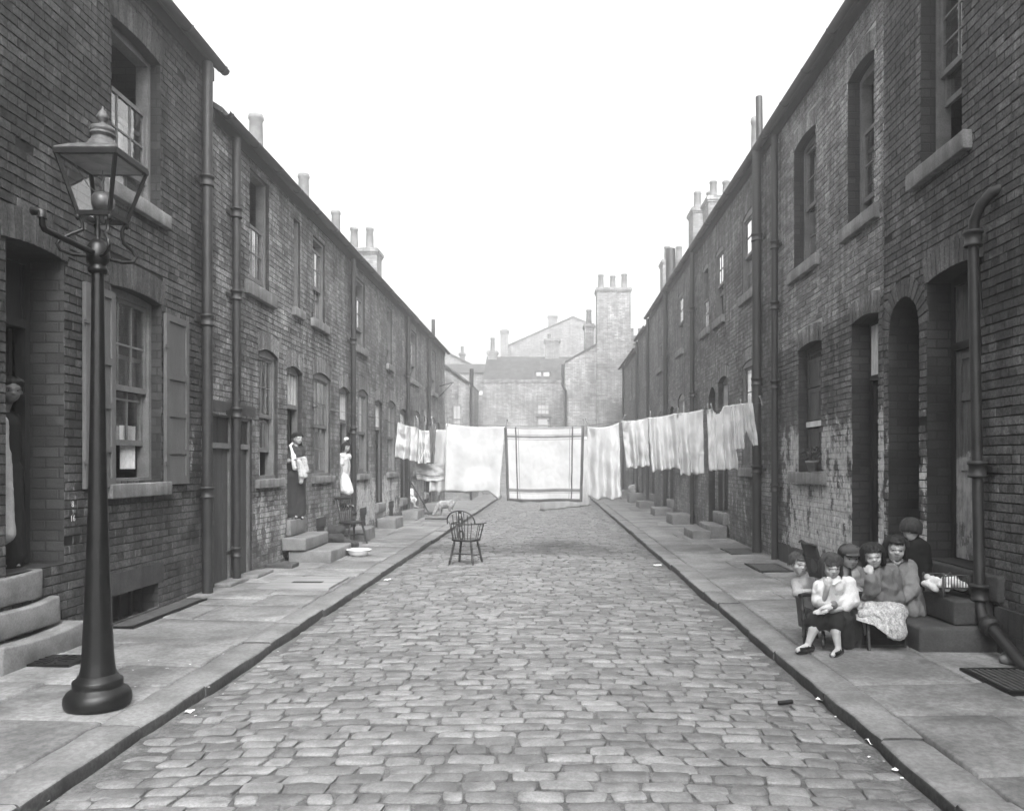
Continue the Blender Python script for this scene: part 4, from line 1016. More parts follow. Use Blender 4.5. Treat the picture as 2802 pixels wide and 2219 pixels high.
# ------------------------------------------------------------------ gas lamp
def gas_lamp():
    x, y = -2.98, 5.14
    t = thing('street_lamp', 'black cast iron gas street lamp with a glazed square lantern, on the left kerb', 'street lamp', (x, y, 0))
    mb = MB()
    mb.lathe([(.17, 0), (.195, .02), (.203, .05), (.200, .085), (.182, .115), (.150, .135), (.148, .14), (.150, .15), (.150, .18), (.143, .19), (.125, .20), (.118, .22)], (x, y, .0), 32)
    mb.build('base', m_iron, t)
    mb = MB()
    n = 32; prof = [(.114, .215), (.104, .27), (.097, .36), (.088, .55), (.073, .9), (.060, 1.36), (.051, 1.8), (.045, 2.2), (.040, 2.6), (.038, 2.86)]
    def fl(a, r): return r * (1 - .045 * abs(math.sin(a * 4)))
    vs = []; fs = []
    for r, z in prof:
        for j in range(n): a = 2 * PI * j / n; q = fl(a, r); vs.append((x + q * math.cos(a), y + q * math.sin(a), z))
    for i in range(len(prof) - 1):
        for j in range(n): fs.append((i * n + j, i * n + (j + 1) % n, (i + 1) * n + (j + 1) % n, (i + 1) * n + j))
    mb.add(vs, fs, 0, True)
    mb.lathe([(.044, 2.85), (.058, 2.86), (.060, 2.88), (.050, 2.895), (.050, 2.91), (.066, 2.93), (.072, 2.97), (.068, 3.0), (.06, 3.03), (.045, 3.06), (.02, 3.07), (.016, 3.09), (.022, 3.13), (.014, 3.16), (.012, 3.23)], (x, y, 0), 24)
    mb.build('post', m_iron, t)
    mb = MB()
    dz = V((.01, -.56, 0)); p = V((x, y, 2.975))
    mb.tube([p + V((0, .08, 0)), p + dz * .2, p + dz, p + dz + V((0, -.015, .02)), p + dz + V((0, -.02, .075))], [.02, .02, .0185, .018, .017], 10)
    mb.tube([p + dz + V((.0, -.02, .06)), p + dz + V((0, -.02, .095)), p + dz + V((-.025, -.02, .10)), p + dz + V((-.06, -.02, .10))], [.026, .026, .024, .024], 10)
    mb.build('ladder_bar', m_iron, t)
    # lantern
    zb, zt = 3.225, 3.585; hb, ht = .103, .190; lx, ly = x + .02, y + .02
    B = [V((lx + sx * hb, ly + sy * hb, zb)) for sx, sy in ((-1, -1), (1, -1), (1, 1), (-1, 1))]
    T = [V((lx + sx * ht, ly + sy * ht, zt)) for sx, sy in ((-1, -1), (1, -1), (1, 1), (-1, 1))]
    mb = MB()
    for k in range(4):
        mb.beam(B[k], T[k], .022, .022)
        mb.beam(B[k] - (B[(k + 1) % 4] - B[k]) * .04, B[(k + 1) % 4] + (B[(k + 1) % 4] - B[k]) * .04, .026, .030)
        q = V((0, 0, .006)); mb.beam(T[k] + q - (T[(k + 1) % 4] - T[k]) * .03, T[(k + 1) % 4] + q + (T[(k + 1) % 4] - T[k]) * .02, .026, .030)
        mb.lathe([(.004, -.05), (.014, -.035), (.016, -.02), (.01, -.008), (.012, 0)], B[k], 8)
    fr = mb.build('lantern_frame', m_iron, t)
    for k in range(4):
        a, b, c, d = B[k], B[(k + 1) % 4], T[(k + 1) % 4], T[k]
        g = MB(); g.add([tuple(a), tuple(b), tuple(c), tuple(d)], [(0, 1, 2, 3)]); g.build('pane', m_lampg, fr)
    mb = MB()
    r0 = ht * 1.05 * math.sqrt(2)
    mb.lathe([(r0 * .97, 0), (r0, .010), (r0 * .985, .018), (.20, .055), (.13, .078)], (lx, ly, zt + .02), 4, ph=PI / 4, smooth=False)
    mb.lathe([(.104, .066), (.102, .082), (.093, .088), (.093, .100), (.086, .104), (.083, .114), (.075, .118), (.067, .138), (.062, .150), (.077, .158), (.079, .172), (.068, .178), (.074, .184), (.076, .202), (.066, .216), (.046, .226), (.030, .232), (.019, .236), (.019, .246),
              (.013, .25), (.035, .268), (.036, .288), (.027, .308), (.013, .328), (.006, .343), (.003, .356)], (lx, ly, zt + .02), 24)
    mb.build('lantern_roof', M('weathered_iron', .05, .6, .4, 14, fine=.3, bump=.4, bscale=70, bdist=.002, spec=.5), t)
    mb2 = MB(); q2 = ht * .90; mb2.box(lx - q2, lx + q2, ly - q2, ly + q2, zt - .012, zt - .004); mb2.build('reflector', M('reflector_enamel', .45, .5, .2, 12), t)
    for k in range(4):
        sx, sy = ((-1, -1), (1, -1), (1, 1), (-1, 1))[k]; u = V((sx, sy, 0)) / math.sqrt(2); c = V((lx, ly, 0))
        pts = [V((x, y, 2.955)) + u * .07, V((x, y, 2.95)) + u * .15, V((x, y, 2.965)) + u * .215, V((x, y, 3.0)) + u * .235, V((x, y, 3.04)) + u * .21, V((x, y, 3.08)) + u * .155, V((lx, ly, 3.12)) + u * .118, V((lx, ly, 3.16)) + u * .118, c + u * .14 + V((0, 0, zb - .01))]
        mb = MB(); mb.tube(pts, .0115, 7); mb.build('scroll_bracket', m_iron, t)
    mb = MB(); mb.lathe([(.012, -.05), (.012, .02), (.05, .03), (.068, .06), (.07, .10), (.055, .13), (.03, .145), (.01, .15)], (lx, ly, zb + .02), 18)
    mb.tube([(lx, ly, zb + .15), (lx, ly, zt - .05)], .004, 6); mb.tube([(lx - .02, ly, zb + .15), (lx - .08, ly - .02, zb + .2), (lx - .15, ly - .05, zb + .33)], .004, 6)
    mb.build('burner', M('burner_brass', .10, .35, .3, 10, spec=.6), t)
gas_lamp()

# ------------------------------------------------------------------ chairs
def turned(mb, a, b, r, beads=(.2, .35, .75), n=10, k=1.35):
    a, b = V(a), V(b); pts = []; rad = []
    ts = sorted({0, 1, .1, .9, .5} | set(beads) | {q - .03 for q in beads} | {q + .03 for q in beads})
    for t in ts: pts.append(a.lerp(b, t)); rad.append(r * (k if t in beads else (.72 if t in (0, 1) else 1)))
    mb.tube(pts, rad, n)
def place(t, mats):   # helper to finish a thing built in its own frame
    pass
class Local:
    """parts are modelled in the thing's own frame and placed by its Empty"""
    def __init__(s, root): s.root = root; s.o = V(root.location)
    def build(s, mb, name, mat, parent=None):
        mb.v = [(p[0] + s.o[0], p[1] + s.o[1], p[2] + s.o[2]) for p in mb.v]
        return mb.build(name, mat, parent or s.root)
def seat_mesh(w, d, th, front=1.05, back=.85):
    mb = MB(); n = 28; top = []; 
    def ring(z, s):
        out = []
        for j in range(n):
            a = 2 * PI * j / n; c, s_ = math.cos(a), math.sin(a)
            x = math.copysign(abs(c) ** .65, c) * w / 2 * s * (1 + (.06 if s_ > 0 else -.06) * abs(s_)); y = math.copysign(abs(s_) ** .7, s_) * d / 2 * s
            out.append((x, y, z))
        return out
    rings = [ring(-th, .86), ring(-th * .7, .97), ring(-th * .25, 1.), ring(0, .96), ring(-.004, .8), ring(-.012, .4), ring(-.013, .05)]
    vs = [p for r_ in rings for p in r_]; fs = []
    for i in range(len(rings) - 1):
        for j in range(n): fs.append((i * n + j, i * n + (j + 1) % n, (i + 1) * n + (j + 1) % n, (i + 1) * n + j))
    fs.append(tuple(range(n))[::-1]); fs.append(tuple(range((len(rings) - 1) * n, len(rings) * n)))
    mb.add(vs, fs, 0, True); return mb
def windsor(name, label, loc, rz, mat, arms=True, s=1.):
    t = thing(name, label, 'chair', loc); t.rotation_euler = (0, 0, rz); L = Local(t); sh = .43
    mb = seat_mesh(.46, .42, .04); mb.v = [(x * s, y * s, (z + sh) * s) for x, y, z in mb.v]; L.build(mb, 'seat', mat)
    for sx in (-1, 1):
        for sy in (-1, 1):
            mb = MB(); turned(mb, (sx * .145, sy * .125, sh - .03), (sx * .215, sy * .19, 0), .019, (.18, .3, .72, .82)); mb.v = [tuple(V(p) * s) for p in mb.v]; L.build(mb, 'leg', mat)
    mb = MB()
    for sx in (-1, 1): turned(mb, (sx * .188, -.162, .17), (sx * .188, .162, .17), .011, (.5,))
    turned(mb, (-.188, 0, .17), (.188, 0, .17), .011, (.5,)); mb.v = [tuple(V(p) * s) for p in mb.v]; L.build(mb, 'stretcher', mat)
    mb = MB()
    H = .90; zz = .68
    if arms:
        hoop = []
        for k in range(17):
            a = PI * k / 16; hoop.append((-.245 * math.cos(a) * (1 + .06 * math.sin(a)), -.185 - .06 * math.sin(a), zz + (H - zz) * math.sin(a) ** .8))
        mb.tube(hoop, .012, 8)
        arm = []
        for k in range(25):
            a = PI * k / 24; c, q = math.cos(a), math.sin(a)
            arm.append((-.265 * math.copysign(abs(c) ** .7, c), .20 - .405 * q ** .7 if k not in (0, 24) else .215, zz))
        mb.tube(arm, .015, 8, sq=(1, .75))
        for k in range(7):
            if k == 3: continue
            x = -.195 + .065 * k
            zt = zz + (H - zz) * max(.05, 1 - (x / .2) ** 2) ** .5 - .01
            mb.tube([(x * .8, -.165, sh - .01), (x, -.2, zz), (x * 1.02, -.235, zt)], .0065, 6)
        for sx in (-1, 1):
            for q in (.0, .075): mb.tube([(sx * (.2), .02 - q, sh - .01), (sx * .248, .03 - q, zz)], .007, 6)
            turned(mb, (sx * .2, .11, sh - .01), (sx * .253, .15, zz), .012, (.3, .6))
        # pierced splat
        def spl(u, v, half):
            w_ = .030 + .022 * math.sin(v * PI * 2.1 + .3) ** 2
            return (half * (.012 + (w_ - .012) * u), -.17 - .065 * v, sh - .005 + (H - sh) * v)
        for half in (-1, 1): mb.grid(lambda u, v: V(spl(u, v, half)), 3, 22)
        for v in (.02, .3, .5, .72, .95):
            mb.obox(spl(0, v, 0), (.03, 0, 0), (0, .004, 0), (0, 0, .016))
    else:
        for k in range(7):
            x = -.155 + .31 * k / 6; mb.tube([(x * .85, -.17, sh - .01), (x * .95, -.2, .62), (x * 1.1, -.255, .845)], .011 if k in (0, 6) else .008, 7)
        n = 12; rail = [(-.20 + .40 * k / n, -.255 - .02 * math.sin(PI * k / n), .865) for k in range(n + 1)]
        mb.tube(rail, .034, 8, sq=(.5, 1))
    mb.v = [tuple(V(p) * s) for p in mb.v]; L.build(mb, 'backrest', mat)
    return t
g = gnd(979, 1192, ROAD + .02)
windsor('windsor_chair', 'dark bow-backed armchair with pierced splat, standing alone in the middle of the road', (g.x, g.y + .18, ROAD + .022), math.radians(-19), m_wood, True, 1.0)
windsor('spindle_chair', 'bare spindle-backed kitchen chair on the left pavement by the doorsteps', (-3.93, 15.42, .025), math.radians(-128), m_wood, False, 1.03)

# ------------------------------------------------------------------ small things on the left pavement
def basin():
    p = gnd(756, 1171, .01); t = thing('enamel_basin', 'white enamel wash basin set down on the left pavement', 'basin', p)
    mb = MB(); mb.lathe([(.115, 0.004), (.12, .0), (.15, .02), (.185, .075), (.20, .105), (.215, .112), (.216, .118), (.198, .116), (.18, .08), (.145, .026), (.10, .014), (.02, .012)], p, 36)
    mb.build('bowl', m_enamel, t)
basin()
def broom():
    b = at(903, 1084, 24.0); b.z = .04; a = V((-4.19, 22.9, 1.22))
    t = thing('broom', 'long-handled broom leaning on the left house wall, its head on the pavement', 'broom', b)
    mb = MB(); mb.tube([b + V((0, 0, .07)), a], .017, 8); mb.build('handle', m_wood2, t)
    mb = MB(); d = V((.25, .12, 0)).normalized(); mb.obox(b + V((0, 0, .06)), d * .17, V((-d.y, d.x, 0)) * .035, (0, 0, .025)); hd = mb.build('head', m_wood2, t)
    mb = MB(); r = random.Random(1)
    for k in range(60):
        q = b + d * r.uniform(-.165, .165) + V((-d.y, d.x, 0)) * r.uniform(-.03, .03); mb.tube([q + V((0, 0, .05)), q + V((r.uniform(-.02, .02), r.uniform(-.02, .02), -.03))], .005, 4)
    mb.build('bristles', m_wood, hd)
broom()
p = gnd(712, 1152, .02)
blob('t', [('c', (0, 0, 0), (.1, 0, 0), .05, .05)], m_grey, None, .02).name = 'zz'
bpy.data.objects.remove(bpy.data.objects['zz'])
o = blob('coat_bundle', [('c', p + V((-.34, .1, .10)), p + V((.0, .05, .12)), .15, .13), ('c', p + V((0, .05, .10)), p + V((.34, .0, .05)), .12, .06), ('e', p + V((-.42, .2, .22)), .14, .16, .16), ('c', p + V((-.1, -.02, .16)), p + V((.3, -.08, .06)), .06, .04), ('c', p + V((-.3, .3, .25)), p + V((-.05, .3, .30)), .12, .1)], M('dark_cloth', .03, .95, .3, 8, bump=.5, bscale=40), None, .016, 3, .03, 9)
tag(o, 'dark heap of old coats lying on the left pavement behind the basin', 'bundle')
p = gnd(596, 1198, .02)
tag(stone('loose_slab', p.x - .26, p.x + .14, p.y - .0, p.y + .32, .012, .085, m_stepd, None, rough=.012, bev=.012, seed=3), 'loose stone slab lying on the left pavement below the doorsteps', 'slab')
p = gnd(918, 1093, .02)
mb = MB(); mb.box(p.x - .3, p.x + .33, p.y - .12, p.y + .12, .022, .05); tag(mb.build('floor_board', m_wood2), 'dark flat board lying on the pavement by the dog', 'board')
p = V((-3.95, 23.1, .03)); o = blob('sack_heap', [('c', p, p + V((.25, .3, 0)), .07, .05), ('c', p + V((.1, .1, .02)), p + V((-.1, .5, .02)), .07, .05)], m_grey, None, .02, 3, .02)
tag(o, 'crumpled grey sacking on the pavement beside the broom head', 'sacking')
p = gnd(832, 1104, .02); o = blob('rag_heap', [('c', p + V((-.15, 0, .05)), p + V((.05, .2, .04)), .09, .06), ('e', p + V((0, -.1, .03)), .12, .1, .06)], m_grey, None, .02, 3, .02)
tag(o, 'small dark rag pile against a doorstep of the whitewash-flecked house', 'rag')
# covers and gratings let into the flags
def grate(name, label, x0, x1, y0, y1, z, n, along='x', cat='grating'):
    t = thing(name, label, cat, ((x0 + x1) / 2, (y0 + y1) / 2, z)); mb = MB(); w = .035
    mb.box(x0, x1, y0, y0 + w, z - .02, z + .012); mb.box(x0, x1, y1 - w, y1, z - .02, z + .012); mb.box(x0, x0 + w, y0 + w, y1 - w, z - .02, z + .012); mb.box(x1 - w, x1, y0 + w, y1 - w, z - .02, z + .012)
    mb.build('frame', m_iron, t)
    mb = MB(); mb.add([(x0 + w, y0 + w, z + .004), (x1 - w, y0 + w, z + .004), (x1 - w, y1 - w, z + .004), (x0 + w, y1 - w, z + .004)], [(0, 1, 2, 3)]); mb.build('pit', M('pit_dark', .008, 1., .1), t)  # flat near-black sheet under the bars, painted for the unlit depth
    mb = MB()
    for k in range(n):
        if along == 'x': y = y0 + w + (y1 - y0 - 2 * w) * (k + .5) / n; mb.box(x0 + w, x1 - w, y - .011, y + .011, z - .01, z + .011)
        else: x = x0 + w + (x1 - x0 - 2 * w) * (k + .5) / n; mb.box(x - .011, x + .011, y0 + w, y1 - w, z - .01, z + .011)
    mb.build('bars', M('grate_iron', .07, .6, .35, 14, spec=.4), t)
    return t
grate('cellar_grate', 'iron bar grating in the left pavement under the shuttered window', -4.26, -3.98, 7.45, 9.05, .036, 30)
a, b = gnd(2055, 1416, .03), gnd(2175, 1462, .03)
grate('cellar_grate', 'large iron bar grating in the right pavement near the diagonal pipe', 3.13, 3.74, 5.35, 5.98, .03, 12, 'y')
grate('cellar_grate', 'dark square grating in the right pavement behind the seated children', 3.05, 3.55, 11.4, 12.3, .026, 14)
grate('cellar_grate', 'iron mesh cover on the right pavement in front of the tall drainpipe', 3.15, 3.7, 13.6, 14.5, .026, 16)
p = gnd(118, 1391, .03); t = thing('coal_plate', 'square iron coal plate with a rayed pattern in the left pavement', 'coal plate', p); mb = MB()
mb.box(p.x - .2, p.x + .2, p.y - .16, p.y + .16, .0, .040); pl = mb.build('plate', m_iron, t); mb = MB()
for k in range(12):
    a = 2 * PI * k / 12; u = V((math.cos(a), math.sin(a), 0)); q = V((p.x, p.y, .044)); mb.beam(q + u * .04, q + u * .145, .018, .006)
mb.build('rays', m_iron, t)
# trapdoor in the flags
p0 = gnd(560, 1236, .02); t = thing('pavement_hatch', 'timber-edged hatch with a worn hand slot, let into the left pavement', 'hatch', (-3.25, 10.3, .0)); mb = MB()
mb.box(-3.72, -2.80, 9.85, 10.85, .0, .036); mb.build('leaf', M('hatch_board', .20, .85, .25, 5, bump=.5, bscale=30, stretch=(.15, 1, 1)), t)
mb = MB(); mb.box(-3.42, -3.02, 10.28, 10.40, .030, .0385); mb.build('slot', M('pit_dark', .008), t)  # near-black block on the leaf, painted for the slot's unlit opening
# flower pot on the boarded window's sill
p = V((WR - .03, 11.2, 1.48)); t = thing('flower_pot', 'clay flowerpot with a bushy plant on the peeling house window sill', 'flower pot', p)
mb = MB(); mb.lathe([(.055, 0), (.085, .13), (.095, .132), (.097, .165), (.085, .165), (.08, .14), (.01, .14)], p, 18); mb.build('pot', M('pot_clay', .16, .85, .2, 8), t)
mb = MB(); r = random.Random(8)
for k in range(150):
    d = V((r.gauss(0, .07), r.gauss(0, .11), r.uniform(.16, .36) )); n_ = V((r.gauss(0, 1), r.gauss(0, 1), r.gauss(.4, 1))).normalized(); a = n_.orthogonal().normalized() * r.uniform(.018, .03); b = n_.cross(a) * .6; c = p + d
    mb.add([tuple(c - a), tuple(c + b), tuple(c + a), tuple(c - b)], [(0, 1, 2, 3)])
for k in range(9): d = V((r.gauss(0, .05), r.gauss(0, .09), .32)); mb.tube([p + V((0, 0, .13)), p + d * .6 + V((0, 0, .05)), p + d], .004, 5)
mb.build('plant', M('dark_leaves', .05, .8, .3, 20, island=.4), t)
mb = MB(); mb.box(WR - .10, WR + .02, 10.72, 11.0, 1.479, 1.495); tag(mb.build('slate_offcut', m_sill), 'flat pale offcut lying on the sill beside the flowerpot', 'offcut')
# litter
def scrap(label, p, s, seed, group=None, up=.3):
    r = random.Random(seed); mb = MB(); a0 = r.uniform(0, 6)
    def fn(u, v):
        x, y = (u - .5) * s * 2, (v - .5) * s * 1.3; c, q = math.cos(a0), math.sin(a0)
        return (p.x + x * c - y * q, p.y + x * q + y * c, p.z + s * up * (.6 + nz((u * 2, v * 2, seed), 1.3)) + .004)
    mb.grid(fn, 6, 6)
    for k, q in enumerate(mb.v[-49:]): pass
    return tag(mb.build('paper_scrap', m_paper), label, 'litter', group)
for k, (px, py, z, s, lb) in enumerate([(1842, 1568, ROAD, .05, 'crumpled white paper standing against the right kerb'), (1888, 1621, ROAD, .028, 'small square white paper in the right gutter'), (1735, 1476, ROAD, .05, 'torn pale paper at the foot of the right kerb, level with the children'), (1385, 1192, ROAD, .1, 'spread pale newspaper scrap in the gutter by the right kerb'),
    (85, 1694, ROAD, .035, 'bright paper scrap at the foot of the left kerb in the corner'), (170, 1434, .02, .045, 'white paper wedged behind the street lamp base'), (398, 1500, ROAD, .04, 'pale rubbish at the left kerb corner beside the lamp'), (850, 1178, ROAD, .07, 'pale straw litter in the left gutter beside the basin'), (815, 1222, ROAD, .06, 'pale torn paper by the left kerb in front of the basin'),
    (1150, 1072, ROAD, .12, 'flat pale paper on the road below the striped blanket')]):
    scrap(lb, gnd(px, py, z), s, k, up=.5 if k == 0 else .25)
r = random.Random(21)
for side, lab, grp, pts in ((0, 'tiny pale crumb of litter on the left flagstones', 'litter crumbs on the left flags', [(313, 1392), (352, 1408), (440, 1448), (285, 1447), (258, 1440), (255, 1463), (400, 1400), (237, 1450), (470, 1378), (280, 1412), (228, 1474), (206, 1462)]),
    (1, 'tiny pale crumb of litter in the right gutter', 'litter crumbs in the right gutter', [(1760, 1510), (1800, 1540), (1830, 1595), (1700, 1420), (1660, 1395), (1862, 1604), (1900, 1640), (1640, 1370), (1480, 1240)]),
    (2, 'tiny pale crumb of litter in the left gutter', 'litter crumbs in the left gutter', [(545, 1405), (495, 1440), (470, 1462), (585, 1372), (430, 1492), (770, 1250), (412, 1508)])):
    for k, (px, py) in enumerate(pts): scrap(lab, gnd(px, py, ROAD + .0 if side else .025), r.uniform(.005, .013), 100 * side + k, grp)
o = blob('rag', [('c', gnd(2140, 1387, .05), gnd(2120, 1383, .05), .05, .04), ('e', gnd(2125, 1390, .05), .07, .05, .04)], m_grey, None, .012, 2, .012); tag(o, 'dusty rag at the foot of the diagonal drainpipe', 'rag')
mb = MB(); p = gnd(1640, 1480, ROAD + .03); mb.tube([p, p + V((.10, .02, .004))], .016, 8); tag(mb.build('tin', m_iron), 'small dark tin lying on the setts near the right kerb', 'tin')
# ------------------------------------------------------------------ the washing line
LINE = [(-4.27, 14.1, 2.62), (-2.72, 13.88, 2.37), (-2.40, 13.84, 2.345), (-1.84, 13.75, 2.31), (-.79, 13.6, 2.26), (.0, 13.48, 2.245), (.57, 13.4, 2.255), (1.21, 13.31, 2.325), (1.70, 13.24, 2.385), (2.13, 13.18, 2.43), (2.55, 13.12, 2.48), (3.40, 13.0, 2.60), (3.70, 12.96, 2.66)]
def lpt(x):
    for a, b in zip(LINE, LINE[1:]):
        if x <= b[0] or b is LINE[-1]:
            t = (x - a[0]) / (b[0] - a[0]); return V(a).lerp(V(b), t)
    return V(LINE[-1])
def fine(pts, n=6):
    out = []
    for i in range(len(pts) - 1):
        for k in range(n):
            t = k / n; P = [V(pts[max(i - 1, 0)]), V(pts[i]), V(pts[i + 1]), V(pts[min(i + 2, len(pts) - 1)])]
            out.append(.5 * ((2 * P[1]) + (-P[0] + P[2]) * t + (2 * P[0] - 5 * P[1] + 4 * P[2] - P[3]) * t * t + (-P[0] + 3 * P[1] - 3 * P[2] + P[3]) * t ** 3))
    out.append(V(pts[-1])); return out
t = thing('clothesline', 'thin rope washing line strung across the street between the house walls', 'clothesline', LINE[0])
mb = MB(); mb.tube(fine(LINE), .0045, 6); mb.build('rope', M('rope', .13, .9, .2), t)
mb = MB(); mb.tube([(-4.31, 14.1, 2.62), (-4.22, 14.1, 2.62), (-4.21, 14.1, 2.66)], .01, 6); mb.build('hook', m_iron, t)
BACK = [(-4.27, 15.4, 2.40), (-2.3, 15.1, 2.15), (-.6, 14.9, 2.05), (.7, 14.75, 2.05), (2., 14.6, 2.2), (3.72, 14.4, 2.5)]
t = thing('clothesline', 'second washing line, just behind the first and hidden by its sheets', 'clothesline', BACK[0])
mb = MB(); mb.tube(fine(BACK), .0045, 6); mb.build('rope', M('rope', .13), t)
def dpt(px, py, y): return at(px, py, y)
def cloth(name, label, q, yo=0., amp=.03, seed=0, mat=None, sag=.0, hem=None, nu=40, nv=40, cat='washing', folds=3., mats=None, matfn=None, group='washing pegged on the line', fn2=None, back=False):
    """q: survey points TL, TR, BR, BL of the hanging cloth"""
    yy = lambda px: (lpt((px - VX) * 13.5 / F).y if not back else 14.85) + yo
    P = [at(a, b, yy(a)) for a, b in q]
    mb = MB(); vs = []; W = nu + 1; mi = []
    r = random.Random(seed); f = [(r.uniform(.6, 1.6) * folds, r.uniform(0, 6.3), r.uniform(.4, 1)) for _ in range(3)]
    for j in range(nv + 1):
        v = j / nv
        for i in range(nu + 1):
            u = i / nu
            p = P[0].lerp(P[1], u).lerp(P[3].lerp(P[2], u), v)
            p.z -= sag * 4 * u * (1 - u) * (1 - v * .6)
            k = .25 + .75 * v
            wv = sum(c * math.sin(a * u * 6.28 + b + v * 1.3 * (c - .5)) for a, b, c in f) / 2
            p.y += 1.5 * amp * k * wv + amp * .8 * nz((u * 4 + seed, v * 4, seed), 1.) - amp * .3 * abs(nz((u * 7 + v * 3 + seed, v * 5 - u * 2, seed + 3), 1.)) + amp * .13 * nz((u * 19, v * 15, seed), 1.)
            # slack swags below the pegs
            p.y += amp * .9 * math.exp(-v * 4) * math.sin(PI * 2 * u + seed)
            p.x += amp * .3 * k * nz((u * 3, v * 5, seed + 5), 1.2)
            p.z += amp * .35 * v * wv + (.012 * nz((u * 8, seed, 2), 1.) if j == nv else 0)
            if fn2: p = fn2(p, u, v)
            vs.append(tuple(p))
    fs = []; mm = []
    for j in range(nv):
        for i in range(nu):
            fs.append((j * W + i, j * W + i + 1, (j + 1) * W + i + 1, (j + 1) * W + i))
            mm.append(matfn((i + .5) / nu, (j + .5) / nv) if matfn else 0)
    keep = [k for k in range(len(fs)) if mm[k] >= 0]
    mb.v = vs; mb.f = [list(fs[k]) for k in keep]; mb.m = [mm[k] for k in keep]; mb.sm = [True] * len(keep)
    o = mb.build(name, mats or mat or m_white)
    sm = o.modifiers.new('thick', 'SOLIDIFY'); sm.thickness = .004
    return tag(o, label, cat, group)
m_sg = M('washed_grey', .11, .9, .15, 8, translucent=.15); m_str = M('stripe_dye', .085, .9, .2, 8, translucent=.2); m_str2 = M('stripe_pale', .2, .9, .2, 8, translucent=.2)
cloth('pillow_case', 'small limp pillowcase at the far left end of the washing line', [(838, 889), (875, 899), (873, 970), (832, 962)], -.03, .05, 1, m_cream, .02)
# shirt with hanging sleeves
cloth('shirt', 'pale shirt pegged between the small pillowcase and the dark stockings', [(875, 898), (906, 904), (907, 974), (873, 972)], 0., .05, 2, m_cream, .05, folds=4)
cloth('stockings', 'long dark stockings hanging folded over the line beside the shirt', [(905, 895), (919, 893), (914, 976), (908, 976)], -.03, .03, 3, m_sg, .0, nu=12, folds=2)
cloth('hand_towel', 'towel with thin stripes hanging low behind the shirt and stockings', [(874, 972), (936, 976), (934, 1013), (878, 1010)], .25, .03, 4, m_cream, .02, mats=[m_cream, m_str2], matfn=lambda u, v: 1 if .68 < v < .72 or .78 < v < .8 else 0, folds=1.5)
cloth('bed_sheet', 'wide white sheet behind, showing between the stockings and the biggest sheet', [(914, 905), (1010, 900), (1000, 1038), (905, 1034)], .3, .04, 5, m_white, .02)
def pointed(p, u, v):
    if u > .80: p.z -= max(0, (u - .80)) * .75 * v ** 6
    return p
cloth('bed_sheet', 'biggest plain white sheet, left of the striped blanket, with one pointed lower corner', [(940, 892), (1064, 898), (1052, 1034), (938, 1034)], -.02, .026, 6, m_white, .035, fn2=pointed, folds=2)
def bl(u, v):
    d = 0
    for a, b, k in ((0, .036, 1), (.962, 1, 1), (.137, .157, 1), (.843, .863, 1), (.175, .182, 2), (.818, .825, 2), (.115, .12, 2), (.88, .885, 2)):
        if a <= u < b: d = max(d, k) if d != 1 else 1
    for a, b, k in ((0, .03, 2), (.115, .15, 3), (.1, .108, 2), (.165, .172, 2), (.84, .87, 3), (.825, .832, 2), (.885, .893, 2), (.965, 1, 1)):
        if a <= v < b: d = d if d == 1 else (1 if k == 1 else k)
    return {0: 0, 1: 1, 2: 2, 3: 3}[d]
cloth('striped_blanket', 'white blanket with dark striped borders, hanging in the middle of the washing line', [(1062, 898), (1231, 897), (1227, 1056), (1068, 1055)], -.05, .026, 7, None, .02, nu=110, nv=110, mats=[m_white, m_str, M('stripe_mid', .26, .9, .1, translucent=.2), M('stripe_soft', .15, .9, .1, translucent=.2)], matfn=bl, cat='blanket', folds=1.6)
cloth('bed_sheet', 'long sheet half hidden behind the right edge of the striped blanket, reaching lowest', [(1150, 912), (1246, 920), (1243, 1064), (1136, 1076)], .0, .03, 8, m_cream, .02, back=True)
cloth('bed_sheet', 'long narrow white sheet right of the striped blanket, sagging between its pegs', [(1236, 898), (1304, 890), (1309, 1049), (1240, 1048)], .02, .06, 9, m_white, .05, folds=1.6)
cloth('pillow_case', 'square white pillowcase right of the long narrow sheet, the lowest end of the row', [(1309, 887), (1365, 880), (1370, 980), (1320, 986)], -.02, .05, 10, m_white, .02)
cloth('pillow_case', 'white pillowcase overlapping its left neighbour, second of the rising row', [(1364, 880), (1421, 871), (1431, 985), (1372, 992)], -.05, .05, 11, m_white, .015)
cloth('pillow_case', 'longest white pillowcase of the rising row, just left of the dark gap', [(1421, 871), (1481, 862), (1483, 997), (1433, 1000)], -.02, .05, 12, m_white, .015)
def pina(u, v):
    if v < .30 and (abs(u - .32) < .20 * (1 - v / .30) ** .5): return -1
    return 0
cloth('pinafore', 'child\'s white pinafore with a scooped neck, hanging between the longest pillowcase and the drawers', [(1489, 863), (1545, 852), (1553, 988), (1494, 992)], .0, .04, 13, m_cream, .0, matfn=lambda u, v: -1 if v < .1 and .2 < u < .6 and v < .1 * (1 - ((u - .4) / .2) ** 2) else 0, folds=4.5)
def draw(u, v):
    c = .5 + .1 * v
    return -1 if v > .62 and abs(u - c) < .20 * ((v - .62) / .38) else 0
cloth('drawers', 'white two-legged drawers at the right end of the washing line by the big drainpipe', [(1543, 852), (1586, 848), (1597, 938), (1546, 948)], -.02, .05, 14, m_cream, .0, matfn=draw, folds=4)
m_peg = M('peg_wood', .22, .8, .2, 20)
